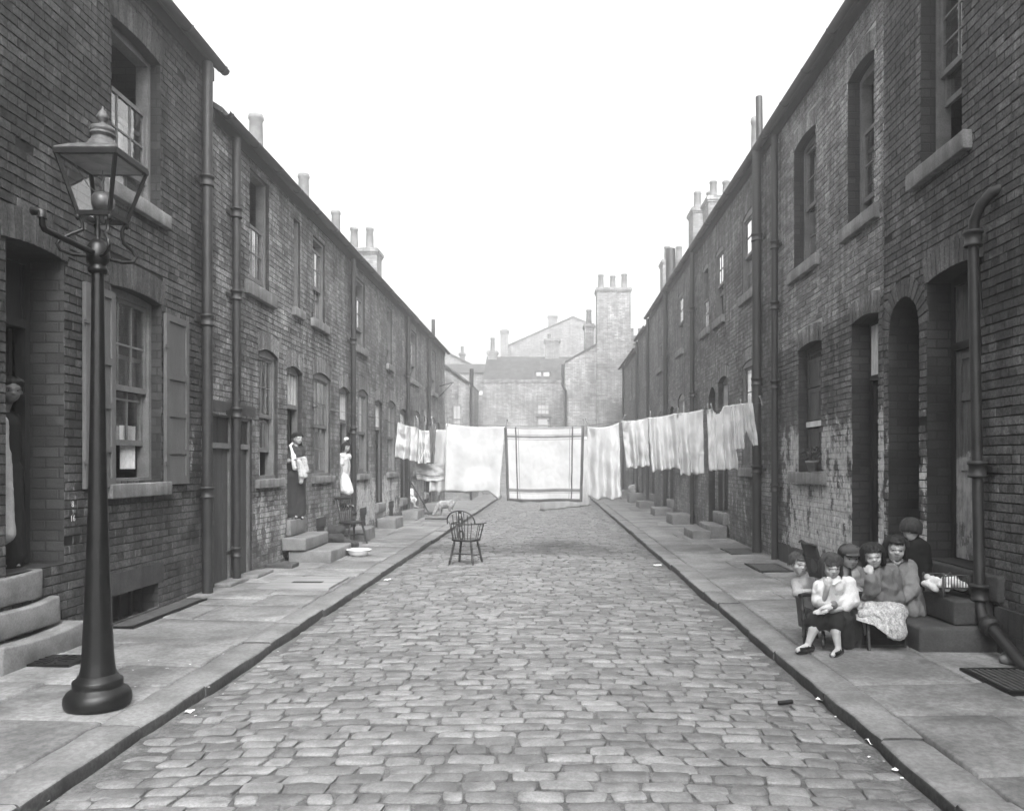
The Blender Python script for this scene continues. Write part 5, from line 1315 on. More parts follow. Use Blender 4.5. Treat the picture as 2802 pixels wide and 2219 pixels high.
def peg(px, py, label, lean=0.):
    x = (px - VX) * 13.5 / F; q = lpt(x); t = thing('clothes_peg', label, 'clothes peg', q, 'wooden pegs on the washing line'); mb = MB()
    for s in (-1, 1): mb.tube([q + V((lean, -.03 + s * .012, .10)), q + V((0, -.03 + s * .006, .02)), q + V((-lean * .3, -.03 + s * .012, -.05))], .0085, 6)
    mb.tube([q + V((lean * .9, -.03, .085)), q + V((lean, -.03, .115))], .015, 8)
    mb.build('prongs', m_peg, t)
for px, lb, ln in ((839, 'peg at the left end of the washing line, on the small limp pillowcase', -.03), (874, 'peg where the small limp pillowcase meets the shirt', -.03), (892, 'peg in the middle of the pale shirt', .0), (906, 'peg holding the dark stockings', -.02), (940, 'peg at the top left corner of the biggest sheet', .0), (1066, 'peg where the biggest sheet meets the striped blanket', .02), (1155, 'peg at the middle of the striped blanket', .0), (1228, 'left of two pegs at the striped blanket\'s right corner', .0), (1237, 'right of two pegs at the striped blanket\'s right corner', -.03),
                   (1308, 'peg leaning right where the long narrow sheet meets the first square pillowcase', .05), (1365, 'peg between the first and second pillowcases of the rising row', .0), (1421, 'peg between the second and the longest pillowcase', .0), (1481, 'peg at the right corner of the longest pillowcase', -.01), (1489, 'peg at the left shoulder of the pinafore', -.02), (1545, 'peg between the pinafore and the drawers', .0), (1586, 'peg at the right end of the washing line, on the drawers', -.03)):
    peg(px, 0, lb, ln)
# ------------------------------------------------------------------ people
m_skin = M('skin', .31, .6, .08, 14, spec=.35); m_skin2 = M('skin_shade', .13, .6, .1, 14, spec=.35)  # second skin is a darker copy, doorway shade put into its colour
m_eye = M('eye_dark', .03, .3, .1); m_lip = M('lip', .14, .6, .1); m_white_eye = M('eye_white', .3, .4, .05)
m_hair = M('dark_hair', .012, .6, .35, 30, bump=.8, bscale=60, stretch=(1, 1, .12), spec=.25)
m_hairm = M('brown_hair', .035, .6, .35, 30, bump=.8, bscale=60, stretch=(1, 1, .12), spec=.25)
m_hairl = M('fair_hair', .16, .6, .35, 30, bump=.8, bscale=60, stretch=(1, 1, .12), spec=.25)
m_shoe = M('patent_leather', .008, .25, .2, 10, spec=.6); m_sock = M('white_sock', .55, .9, .1)
def cl(name, v, **k): return M(name, v, .92, .12, 9, fine=.12, fscale=140, bump=.3, bscale=140, bdist=.002, **k)

def head_prims(c, f, up, hh):
    """c: centre of the head, f: facing, hh: height chin to crown"""
    f = V(f).normalized(); up = V(up); up = (up - f * up.dot(f)).normalized(); r = f.cross(up)
    rot = Matrix((r, f, up)).transposed(); P = lambda x, y, z: c + (r * x + f * y + up * z) * hh
    pr = [('e', P(0, -.04, .10), .375 * hh, .43 * hh, .39 * hh, rot), ('e', P(0, .07, -.12), .315 * hh, .33 * hh, .35 * hh, rot), ('e', P(0, .15, -.34), .17 * hh, .20 * hh, .14 * hh, rot),
          ('e', P(-.15, .20, -.14), .14 * hh, .15 * hh, .13 * hh, rot), ('e', P(.15, .20, -.14), .14 * hh, .15 * hh, .13 * hh, rot),
          ('c', P(0, .375, .0), P(0, .43, -.12), .035 * hh, .055 * hh), ('e', P(-.045, .40, -.13), .04 * hh, .04 * hh, .035 * hh, rot), ('e', P(.045, .40, -.13), .04 * hh, .04 * hh, .035 * hh, rot),
          ('c', P(-.20, .33, .055), P(-.05, .39, .05), .05 * hh, .05 * hh), ('c', P(.20, .33, .055), P(.05, .39, .05), .05 * hh, .05 * hh),
          ('e', P(0, .355, -.245), .085 * hh, .045 * hh, .035 * hh, rot), ('e', P(0, .345, -.285), .075 * hh, .045 * hh, .032 * hh, rot),
          ('e', P(-.385, -.02, -.06), .035 * hh, .085 * hh, .12 * hh, rot), ('e', P(.385, -.02, -.06), .035 * hh, .085 * hh, .12 * hh, rot)]
    return pr, P, rot
def hand_prims(w, d, nrm, side, s, curl=.6):
    """w wrist, d pointing direction, nrm palm normal, s hand length"""
    w = V(w); d = V(d).normalized(); nrm = V(nrm); nrm = (nrm - d * nrm.dot(d)).normalized(); x = d.cross(nrm) * side
    rot = Matrix((x, d, nrm)).transposed()
    pr = [('c', w, w + d * s * .15, s * .14, s * .16), ('e', w + d * s * .28, s * .21, s * .27, s * .10, rot)]
    for k, (off, L) in enumerate(((-.155, .40), (-.05, .47), (.055, .44), (.15, .34))):
        p0 = w + d * s * (.46 - abs(off) * .3) + x * s * off
        c = curl * (1 + .1 * k); a1 = d * math.cos(c * .6) + nrm * math.sin(c * .6); p1 = p0 + a1 * s * L * .48
        a2 = d * math.cos(c * 1.5) + nrm * math.sin(c * 1.5); p2 = p1 + a2 * s * L * .30
        a3 = d * math.cos(c * 2.2) + nrm * math.sin(c * 2.2); p3 = p2 + a3 * s * L * .22
        pr += [('c', p0, p1, s * .052, s * .047, 8), ('c', p1, p2, s * .047, s * .043, 8), ('c', p2, p3, s * .043, s * .036, 8)]
    t0 = w + d * s * .16 - x * s * .17; t1 = t0 + (d * .75 - x * .55 + nrm * .35).normalized() * s * .22; t2 = t1 + (d * .95 - x * .05 + nrm * .5).normalized() * s * .19
    pr += [('c', t0, t1, s * .068, s * .056, 8), ('c', t1, t2, s * .052, s * .042, 8)]
    return pr
def strands(ho, P, s, style, o, seed):
    # loose locks over the combed mass, in the same mesh
    r = random.Random(seed); mb = MB(); low = {'bob': -.44, 'crop': -.14, 'long': -.6, 'bun': .0}[style]
    for k in range(280):
        az = r.uniform(-PI, PI); front = abs(az) < .85
        zb = (r.uniform(.11, .30) if front else low + r.uniform(-.11, .16)) if style != 'bun' else r.uniform(.0, .25)
        if style == 'bun' and front: continue
        off = r.uniform(.0, .05); pts = []; a2 = az + r.uniform(-.25, .25)
        for q in range(6):
            v = q / 5; z = .53 + (zb - .53) * v ** 1.4; a = a2 + (az - a2) * v + r.uniform(-.04, .04)
            rr = math.sqrt(max(.04, 1 - ((z - .15) / .42) ** 2)) if z > .15 else 1.
            pts.append(P(math.sin(a) * (.445 + off) * rr, -.06 + math.cos(a) * (.455 + off) * rr, z + off * .5))
        w = r.uniform(.008, .018) * s
        mb.tube(pts, [w * .6, w, w, w * .9, w * .6, w * .15], 5)
    n = len(ho.data.vertices); me = ho.data
    vs = [tuple(v.co) for v in me.vertices] + [(p[0] - o[0], p[1] - o[1], p[2] - o[2]) for p in mb.v]
    fs = [tuple(p.vertices) for p in me.polygons] + [tuple(i + n for i in f_) for f_ in mb.f]
    m2 = bpy.data.meshes.new('hair'); m2.from_pydata(vs, [], fs); m2.materials.append(me.materials[0])
    for p in m2.polygons: p.use_smooth = True
    ho.data = m2
def person(name, label, loc, hh, head, face, up, neck, chest, pelvis, arms=(), legs=(), hair=None, skin=None, vox=.007, shoes=None, eyes=True, group=None, neck_r=.2):
    """arms: (shoulder, elbow, wrist, hand dir, palm normal, side, curl); legs: (hip, knee, ankle, toe dir, foot length)"""
    t = thing(name, label, 'person', loc, group); pr, P, rot = head_prims(V(head), face, up, hh)
    s = hh
    pr += [('c', V(neck), P(0, -.08, -.28), neck_r * s, neck_r * .95 * s), ('c', V(chest), V(neck) - (V(neck) - V(chest)) * .15, .48 * s, .26 * s), ('c', V(pelvis), V(chest), .46 * s, .5 * s)]
    for a in arms:
        sh, el, wr = V(a[0]), V(a[1]), V(a[2])
        pr += [('c', V(neck) - V((0, 0, .1 * s)), sh, .24 * s, .2 * s), ('c', sh, el, .2 * s, .15 * s), ('c', el, wr, .15 * s, .105 * s)]
        pr += hand_prims(wr, a[3], a[4], a[5], s * .72, a[6])
    for l in legs:
        hp, kn, an, td, fl = V(l[0]), V(l[1]), V(l[2]), V(l[3]).normalized(), l[4]
        pr += [('c', hp, kn, .34 * s, .23 * s), ('c', kn, kn.lerp(an, .35), .215 * s, .225 * s), ('c', kn.lerp(an, .35), an, .225 * s, .125 * s), ('c', an - V((0, 0, .05 * s)), an + td * fl * .75 - V((0, 0, .16 * s)), .14 * s, .11 * s)]
    body = blob('body', pr, skin or m_skin, t, vox, 2)
    if eyes:
        for sx in (-1, 1):
            mb = MB(); ell_mesh(mb, P(sx * .155, .355, -.015), .058 * s, .03 * s, .026 * s, rot, 10); e = mb.build('eye', m_white_eye, t)
            mb = MB(); ell_mesh(mb, P(sx * .155, .374, -.008), .036 * s, .018 * s, .030 * s, rot, 10); mb.build('iris', m_eye, e)
            mb = MB(); mb.tube([P(sx * .25, .33, .085), P(sx * .16, .395, .10), P(sx * .06, .415, .088)], [.006 * s, .012 * s, .009 * s], 6); mb.build('eyebrow', hair[0] if hair else m_hair, t)
        mb = MB(); ell_mesh(mb, P(0, .385, -.262), .075 * s, .022 * s, .014 * s, rot, 10); mb.build('mouth', m_lip, t)
    if hair:
        m, style = hair[0], hair[1]; hp = []
        hp += [('e', P(0, -.13, .17), .425 * s, .425 * s, .39 * s, rot)]
        if style in ('bob', 'crop', 'long'):
            for sx in (-1, 1):
                drop = {'bob': -.34, 'crop': -.05, 'long': -.5}[style]; w_ = {'bob': .13, 'crop': .1, 'long': .12}[style]
                hp += [('c', P(sx * .36, .04, .16), P(sx * .41, .02, drop), .09 * s, w_ * .65 * s), ('c', P(sx * .34, -.15, .1), P(sx * .36, -.16, drop), .16 * s, w_ * s), ('c', P(sx * .2, -.33, .1), P(sx * .2, -.36, drop), .17 * s, w_ * s)]
            if style != 'crop': hp += [('c', P(0, -.38, .05), P(0, -.4, -.34), .16 * s, .13 * s)]
            fr = hair[2] if len(hair) > 2 else .16
            for k in range(7):
                x = -.28 + .56 * k / 6; hp += [('c', P(x * .7, .2, .44), P(x, .40 - .55 * x * x * 2.2, fr + .09), .09 * s, .04 * s)]
        if style == 'bun': hp += [('e', P(0, -.42, .3), .2 * s, .2 * s, .18 * s, rot), ('c', P(-.25, .2, .33), P(.25, .2, .33), .16 * s, .16 * s), ('c', P(-.36, .0, .1), P(-.36, -.05, -.1), .1 * s, .07 * s), ('c', P(.36, .0, .1), P(.36, -.05, -.1), .1 * s, .07 * s)]
        ho = blob('hair', hp, m, t, max(vox, .006), 2, .008 * s / .2, 30)
        if style != 'bun' or eyes: strands(ho, P, s, style, org(t), int(hh * 1e4) % 97)
    if shoes:
        for l in legs:
            an, td, fl = V(l[2]), V(l[3]).normalized(), l[4]; b = an - V((0, 0, .14 * s)); sd = V((-td.y, td.x, 0))
            blob('shoe', [('c', b - td * fl * .22 - V((0, 0, .03 * s)), b + td * fl * .2 - V((0, 0, .05 * s)), .175 * s, .185 * s), ('c', b + td * fl * .3 - V((0, 0, .06 * s)), b + td * fl * .62 - V((0, 0, .07 * s)), .20 * s, .175 * s), ('c', an - sd * .13 * s - V((0, 0, .04 * s)) + td * .1 * s, an + sd * .13 * s - V((0, 0, .04 * s)) + td * .1 * s, .035 * s, .035 * s)], shoes, t, .006, 2)
    return t, P
def C(a, b, ra, rb): return ('c', V(a), V(b), ra, rb)

# --- the children on the right (D-survey of the picture: k() turns a point of the close-up into the street)
def k(cx, cy, y): return at(1647.4 + cx / 5.159, 1077.8 + cy / 5.159, y)

# the child's chair
p0 = k(300, 1350, 6.95); 
t = thing('child_chair', 'small dark armchair with a tall pierced splat, under the girl in white', 'chair', (2.27, 6.95, .02))
mb = MB(); A, B_ = k(225, 330, 7.0), k(360, 720, 6.98)
def sp(u, v):
    c0, c1 = k(205 + 95 * v, 330 + 370 * v, 7.02), k(375 + 55 * v + 18 * math.sin(v * PI), 375 + 350 * v, 6.92)
    return c0.lerp(c1, u)
def spl_piece(mb, ua, ub, va, vb): mb.grid(lambda u, v: sp(ua(va + (vb - va) * v) + (ub(va + (vb - va) * v) - ua(va + (vb - va) * v)) * u, va + (vb - va) * v), 6, 14)
L_ = lambda v: 0.; R_ = lambda v: 1.
h0, h1 = .42, .86
spl_piece(mb, L_, R_, 0, h0); spl_piece(mb, L_, R_, h1, 1.)
hl = lambda v: .5 - .26 * math.sin(PI * (v - h0) / (h1 - h0)) ** .6; hr = lambda v: .5 + .26 * math.sin(PI * (v - h0) / (h1 - h0)) ** .6
spl_piece(mb, L_, hl, h0, h1); spl_piece(mb, hr, R_, h0, h1)
o = mb.build('splat', m_wood, t); sm = o.modifiers.new('thick', 'SOLIDIFY'); sm.thickness = .014; sm.offset = 0
mb = MB(); mb.tube([k(180, 330, 7.04), k(205, 315, 7.03), k(260, 345, 7.0), k(330, 360, 6.94), k(378, 378, 6.91)], [.008, .013, .012, .012, .011], 8); mb.build('crest_rail', m_wood, t)
mb = MB(); mb.obox((2.40, 6.9, .265), (.17, 0, 0), (0, .16, 0), (0, 0, .014)); mb.build('seat', m_wood, t)
for a, b in ((k(215, 930, 6.80), k(248, 1355, 6.78)), (k(445, 1290, 6.72), k(450, 1540, 6.70)), (k(300, 1150, 7.1), k(385, 1500, 7.08)), (V((2.55, 7.04, .26)), V((2.57, 7.06, .02)))):
    mb = MB(); b.z = .02; turned(mb, a, b, .016, (.25, .45, .8), k=1.5); mb.build('leg', m_wood, t)
mb = MB(); mb.tube([k(190, 915, 6.78), k(230, 900, 6.80), k(330, 905, 6.98)], [.02, .018, .014], 8); mb.build('armrest', m_wood, t)
mb = MB(); a, b = k(205, 940, 6.8), k(262, 1290, 6.78); c = V((.0, .16, 0)); mb.prism([a, a + c, b + c + V((0, .05, 0)), b], (.012, 0, 0)); mb.build('side_panel', m_wood2, t)
# dark box the girl sits on
t = thing('wooden_box', 'low dark open-fronted box on the pavement under the girl in the patterned skirt', 'box', (2.9, 6.95, .02))
a, b = k(930, 1540, 6.62), k(1345, 1480, 6.74); mb = MB()
x0, x1, yA, yB = k(850, 1500, 6.7).x, k(1345, 1480, 6.74).x, 6.72, 7.0
mb.box(x0, x1, yA + .02, yB, .265, .285); mb.box(x0, x0 + .02, yA, yB, .02, .265); mb.box(x1 - .02, x1, yA, yB, .02, .265); mb.box(x0 + .02, x1 - .02, yA + .01, yB, .02, .04); mb.box(x0 + .02, x1 - .02, yB - .02, yB - .001, .04, .264)
mb.build('carcass', M('box_wood', .012, .7, .3, 8, bump=.3), t)
mb = MB(); mb.beam(k(925, 1170, 6.66), k(948, 1535, 6.64), .03, .02); mb.build('post', m_wood2, t)

# girl with the white blouse and a doll
Y = 6.78
sh1, sh2 = k(420, 790, Y + .02), k(720, 790, Y + .03)
g_, P = person('person', 'girl in white blouse and dark skirt sitting in front, a doll in her lap', (2.4, 6.75, .02), .205, k(535, 592, Y - .02), (-.05, -1, -.18), (0, 0, 1), k(550, 740, Y), k(565, 860, Y + .03), k(585, 1070, Y + .10),
    arms=[(sh1, k(430, 1010, Y - .06), k(495, 830, Y - .16), k(525, 730, Y - .17) - k(495, 830, Y - .16), (0, 1, .2), -1, 1.0), (sh2, k(745, 1020, Y - .02), k(560, 1075, Y - .20), (-1, -.2, 0), (0, .2, 1), 1, .7)],
    legs=[(k(510, 1090, Y + .1), k(375, 1190, Y - .18), k(280, 1440, 6.60), (-.95, -.6, 0), .17), (k(650, 1090, Y + .1), k(560, 1200, Y - .2), k(612, 1480, 6.54), (-.75, -.9, 0), .17)],
    hair=(m_hairm, 'bob', .06), shoes=m_shoe, vox=.0065)
blob('blouse', [C(k(560, 800, Y + .02), k(575, 1010, Y + .06), .105, .115), C(k(470, 790, Y + .02), k(680, 790, Y + .03), .065, .065), C(sh1 + V((-.005, 0, -.02)), k(400, 960, Y - .05), .062, .066), C(k(400, 900, Y - .03), k(415, 985, Y - .055), .06, .055), C(sh2, k(745, 960, Y - .01), .065, .078), C(k(735, 950, Y - .01), k(690, 1020, Y - .08), .07, .06), C(k(440, 850, Y - .05), k(440, 980, Y - .04), .07, .075)], cl('blouse_white', .52, translucent=.1), g_, .008, 3, .015, 11)
blob('collar', [C(k(470, 745, Y - .07), k(545, 790, Y - .10), .011, .010), C(k(640, 745, Y - .06), k(560, 790, Y - .10), .011, .010), C(k(470, 745, Y - .07), k(500, 720, Y + .04), .010, .010), C(k(640, 745, Y - .06), k(610, 720, Y + .04), .010, .010)], cl('blouse_white', .52), g_, .006, 2)
blob('skirt', [C(k(500, 1090, Y + .08), k(375, 1185, Y - .16), .10, .085), C(k(680, 1090, Y + .08), k(560, 1200, Y - .17), .10, .09), C(k(440, 1130, Y), k(640, 1140, Y), .085, .09), C(k(720, 1100, Y + .06), k(760, 1320, Y + .02), .09, .10), C(k(760, 1300, Y + .02), k(790, 1440, Y + .04), .10, .09), C(k(640, 1160, Y - .1), k(690, 1390, Y - .06), .085, .08), C(k(310, 1230, Y - .15), k(460, 1230, Y - .17), .035, .045)], M('skirt_dark', .012, .97, .3, 8, bump=.4, bscale=90), g_, .010, 4, .014, 14)
for p_ in (k(225, 1495, 6.555), k(580, 1530, 6.485)): blob('sock', [('e', p_, .026, .022, .018)], m_sock, g_, .005, 1)
# her doll
t = thing('doll', 'small cloth doll with a dark round head, in the lap of the girl in white', 'doll', k(500, 1040, 6.52))
blob('body', [C(k(530, 1020, 6.52), k(440, 1070, 6.50), .03, .034), C(k(440, 1065, 6.50), k(350, 1095, 6.52), .026, .014), C(k(500, 1040, 6.49), k(430, 1050, 6.46), .014, .01), C(k(470, 1080, 6.48), k(380, 1105, 6.5), .02, .012)], cl('doll_dress', .38), t, .005, 2, .004, 30)
blob('head', [('e', k(562, 1010, 6.52), .034, .034, .036), ('e', k(548, 1015, 6.49), .012, .01, .01)], M('doll_head', .10, .6, .2, 20), t, .005, 1)

# small boy behind the chair
Y = 7.16
b_, P = person('person', 'small child leaning on the back of the little chair, leftmost of the group', (2.1, Y, .02), .195, k(185, 560, Y - .05), (.18, -1, -.1), (.12, 0, 1), k(235, 690, Y), k(260, 800, Y + .02), k(290, 1010, Y + .05),
    arms=[(k(150, 770, Y), k(175, 870, Y - .08), k(310, 860, Y - .14), (1, -.1, -.1), (0, 0, -1), -1, .5), (k(330, 760, Y + .02), k(390, 850, Y + .02), k(400, 780, Y - .08), (0, -.3, 1), (0, -1, 0), 1, .8)],
    legs=[(k(270, 1020, Y + .05), k(270, 1150, Y), k(275, 1330, Y + .08), (.2, -1, 0), .13), (k(340, 1020, Y + .05), k(345, 1150, Y), k(350, 1330, Y + .08), (.2, -1, 0), .13)], hair=(m_hairm, 'crop', .12), vox=.0065, shoes=m_shoe)
blob('shirt', [C(k(250, 760, Y), k(290, 1000, Y + .05), .085, .085), C(k(180, 745, Y), k(320, 745, Y + .02), .05, .05), C(k(150, 770, Y), k(165, 880, Y - .07), .048, .052), C(k(165, 860, Y - .07), k(200, 880, Y - .1), .045, .042), C(k(330, 770, Y + .02), k(385, 850, Y + .01), .05, .045)], cl('shirt_drab', .26), b_, .008, 3, .012, 12)
blob('breeches', [C(k(280, 1010, Y + .05), k(270, 1160, Y), .08, .065), C(k(335, 1010, Y + .05), k(345, 1160, Y), .075, .065)], cl('breeches_grey', .10), b_, .009, 3, .006, 16)

# boy in the cap
Y = 7.42
c_, P = person('person', 'boy in a peaked cap, shirt and dark tie, sitting behind the others', (2.75, Y, .02), .215, k(735, 490, Y - .05), (.0, -1, -.12), (0, 0, 1), k(735, 600, Y), k(745, 690, Y + .02), k(755, 960, Y + .08),
    arms=[(k(660, 640, Y), k(660, 790, Y - .02), k(760, 820, Y - .16), (.8, -.6, 0), (0, 0, -1), -1, .5), (k(830, 640, Y), k(870, 780, Y - .02), k(800, 820, Y - .16), (-.6, -.7, 0), (0, 0, -1), 1, .5)],
    legs=[(k(700, 960, Y + .08), k(690, 1010, Y - .18), k(700, 1290, Y - .16), (0, -1, 0), .16), (k(810, 960, Y + .08), k(800, 1010, Y - .18), k(800, 1290, Y - .16), (0, -1, 0), .16)], hair=(m_hair, 'crop', .2), vox=.007, shoes=m_shoe)
blob('shirt', [C(k(740, 680, Y + .02), k(755, 930, Y + .06), .10, .10), C(k(675, 640, Y), k(810, 640, Y), .055, .055), C(k(660, 650, Y), k(658, 790, Y - .02), .055, .055), C(k(658, 790, Y - .02), k(730, 815, Y - .13), .052, .045), C(k(830, 650, Y), k(872, 780, Y - .02), .058, .056), C(k(872, 780, Y - .02), k(820, 815, Y - .13), .054, .045)], cl('shirt_grey', .17), c_, .008, 3, .013, 12)
blob('tie', [C(k(735, 605, Y - .085), k(735, 620, Y - .09), .013, .012), C(k(735, 630, Y - .092), k(742, 740, Y - .10), .012, .020)], cl('tie_dark', .012), c_, .006, 2)
blob('trousers', [C(k(700, 960, Y + .08), k(690, 1005, Y - .18), .09, .075), C(k(810, 960, Y + .08), k(800, 1005, Y - .18), .09, .075)], cl('trousers_dark', .03), c_, .01, 3)
s = .215
blob('cap', [('e', P(0, -.02, .27), .47 * s, .50 * s, .30 * s), ('e', P(0, -.02, .14), .45 * s, .47 * s, .12 * s), ('e', P(0, .40, .155), .36 * s, .24 * s, .045 * s), ('e', P(0, .0, .57), .04 * s, .04 * s, .03 * s)], cl('cap_tweed', .055), c_, .007, 2)

# girl with her hand at her mouth
Y = 6.92
d_, P = person('person', 'girl in a grey cardigan and pale patterned skirt, her hand at her mouth', (2.9, Y, .02), .21, k(985, 480, Y - .10), (-.28, -1, -.05), (-.12, 0, 1), k(1050, 590, Y - .02), k(1090, 760, Y), k(1110, 1000, Y + .02),
    arms=[(k(1000, 680, Y - .08), k(985, 840, Y - .20), k(965, 690, Y - .24), k(950, 590, Y - .22) - k(965, 690, Y - .24), (.3, 1, 0), -1, 1.2), (k(1190, 700, Y + .04), k(1200, 900, Y + .06), k(1020, 980, Y), (-1, -.3, 0), (0, 0, -1), 1, .5)],
    legs=[(k(1080, 1040, Y), k(860, 1080, Y - .06), k(880, 1300, Y - .0), (-1, -.3, 0), .16), (k(1120, 1040, Y + .08), k(900, 1060, Y + .06), k(900, 1300, Y + .1), (-1, -.2, 0), .16)], hair=(m_hair, 'bob', .13), vox=.007)
blob('cardigan', [C(k(1080, 680, Y - .01), k(1120, 940, Y + .02), .105, .12), C(k(1010, 660, Y - .05), k(1170, 660, Y + .03), .075, .085), C(k(1000, 690, Y - .09), k(985, 845, Y - .20), .068, .062), C(k(985, 845, Y - .20), k(968, 735, Y - .235), .06, .052), C(k(1190, 690, Y + .03), k(1210, 900, Y + .05), .08, .085), C(k(960, 930, Y - .06), k(1240, 950, Y), .075, .085), C(k(870, 945, Y - .1), k(960, 900, Y - .06), .012, .05), C(k(1060, 790, Y - .05), k(1180, 830, Y - .04), .06, .07)], cl('cardigan_grey', .125), d_, .008, 3, .016, 11)
m_print = M('printed_cotton', .33, .9, .35, 42, fine=.3, fscale=90, bump=.25, bscale=40)
blob('skirt', [C(k(1110, 1010, Y + .0), k(880, 1075, Y - .07), .11, .085), C(k(1140, 1010, Y + .06), k(900, 1060, Y + .05), .10, .085), C(k(960, 1070, Y - .18), k(1240, 1090, Y - .16), .075, .09), C(k(1140, 1120, Y - .26), k(1265, 1330, Y - .33), .07, .048), C(k(1240, 1080, Y - .2), k(1295, 1310, Y - .27), .065, .05), C(k(1060, 1110, Y - .28), k(1200, 1280, Y - .33), .055, .05), C(k(880, 1110, Y - .26), k(1080, 1120, Y - .29), .04, .05), C(k(1180, 1340, Y - .34), k(1300, 1345, Y - .29), .035, .035)], m_print, d_, .009, 4, .014, 14)

T0 = [k(800, 1120, 6.70), k(950, 1085, 6.64), k(1120, 1080, 6.62), k(1320, 1070, 6.72)]
B0 = [k(800, 1170, 6.66), k(1000, 1235, 6.58), k(1180, 1375, 6.56), k(1350, 1350, 6.66)]
def crv(Q, u):
    u *= 3; i = min(2, int(u)); t_ = u - i; t_ = t_ * t_ * (3 - 2 * t_); return Q[i].lerp(Q[i + 1], t_)
mb = MB(); mb.grid(lambda u, v: crv(T0, u).lerp(crv(B0, u), v) + V((0, -.02 * math.sin(v * 2.2) + .017 * v * math.sin(u * 21 + 1.5 * math.sin(u * 9)) + .006 * nz((u * 9, v * 9, 2), 1.), 0)), 60, 20)
o = mb.build('skirt_fold', m_print, d_); sm = o.modifiers.new('thick', 'SOLIDIFY'); sm.thickness = .006
# older girl on the lower step
Y = 7.22
e_, P = person('person', 'older dark-haired girl in a grey coat sitting on the lower doorstep', (3.2, Y, .23), .225, k(1238, 400, Y - .06), (-.30, -1, -.08), (.06, 0, 1), k(1275, 540, Y), k(1330, 720, Y + .02), k(1390, 1010, Y + .03),
    arms=[(k(1380, 640, Y - .02), k(1410, 830, Y - .10), k(1290, 960, Y - .16), (-1, -.3, -.2), (0, 0, -1), 1, .5), (k(1210, 640, Y + .08), k(1210, 830, Y + .06), k(1150, 960, Y - .02), (-1, -.2, -.2), (0, 0, -1), -1, .5)],
    legs=[(k(1360, 1040, Y - .02), k(1120, 1050, Y + .08), k(1120, 1260, Y + .12), (-1, 0, 0), .19), (k(1400, 1040, Y + .1), k(1160, 1040, Y + .18), k(1150, 1260, Y + .22), (-1, 0, 0), .19)], hair=(m_hair, 'bob', .2), vox=.0065)
blob('coat', [C(k(1310, 640, Y + .01), k(1390, 1010, Y + .03), .112, .135), C(k(1220, 610, Y + .04), k(1370, 610, Y - .01), .075, .085), C(k(1385, 650, Y - .03), k(1415, 840, Y - .10), .078, .072), C(k(1415, 840, Y - .10), k(1320, 945, Y - .15), .07, .055), C(k(1330, 1060, Y - .06), k(1460, 1070, Y - .02), .075, .08), C(k(1210, 640, Y + .08), k(1210, 830, Y + .06), .07, .07), C(k(1370, 1030, Y - .02), k(1180, 1050, Y + .06), .11, .10), C(k(1340, 900, Y - .1), k(1420, 1080, Y - .1), .05, .06)], cl('coat_grey', .17), e_, .008, 3, .018, 10)
blob('collar', [C(k(1185, 500, Y - .06), k(1230, 560, Y - .11), .018, .013), C(k(1300, 530, Y - .06), k(1250, 570, Y - .11), .018, .013), C(k(1185, 505, Y - .04), k(1300, 515, Y + .06), .014, .014)], cl('collar_print', .22), e_, .006, 2, .004, 30)

# boy turned away behind her
Y = 7.55
f_, P = person('person', 'boy in a dark jacket turned away to the wall, behind the girl on the step', (3.35, Y, .44), .21, k(1400, 200, Y), (.45, .9, -.25), (.12, 0, 1), k(1430, 330, Y), k(1460, 450, Y), k(1500, 720, Y),
    arms=[(k(1395, 400, Y), k(1400, 560, Y + .04), k(1450, 680, Y + .1), (.5, .4, -.5), (0, 1, 0), -1, .6), (k(1530, 400, Y), k(1560, 560, Y + .02), k(1560, 690, Y + .06), (.3, .4, -.6), (0, 1, 0), 1, .6)],
    legs=[(k(1470, 730, Y), k(1480, 760, Y + .14), k(1490, 900, Y + .16), (.3, 1, 0), .16), (k(1530, 730, Y), k(1560, 760, Y + .14), k(1570, 900, Y + .16), (.3, 1, 0), .16)], hair=(m_hairm, 'crop', .2), eyes=False, vox=.008)
blob('jacket', [C(k(1450, 400, Y), k(1500, 720, Y), .12, .125), C(k(1400, 385, Y), k(1520, 385, Y), .07, .07), C(k(1395, 400, Y), k(1400, 570, Y + .04), .065, .06), C(k(1535, 410, Y), k(1565, 570, Y + .02), .066, .06), C(k(1565, 570, Y + .02), k(1565, 670, Y + .05), .058, .05)], M('jacket_black', .009, .95, .3, 8, bump=.4, bscale=90), f_, .01, 3, .014, 11)
# open paper
mb = MB(); q = [k(690, 745, 7.22), k(880, 850, 7.10), k(770, 850, 7.02), k(640, 770, 7.12)]
mb.grid(lambda u, v: q[0].lerp(q[1], u).lerp(q[3].lerp(q[2], u), v) + V((0, 0, .012 * math.sin(u * 5))), 8, 5)
tag(mb.build('picture_paper', M('paper_white', .7, .9, .08, 20)), 'open white paper held between the boy in the cap and the girl in white', 'paper')
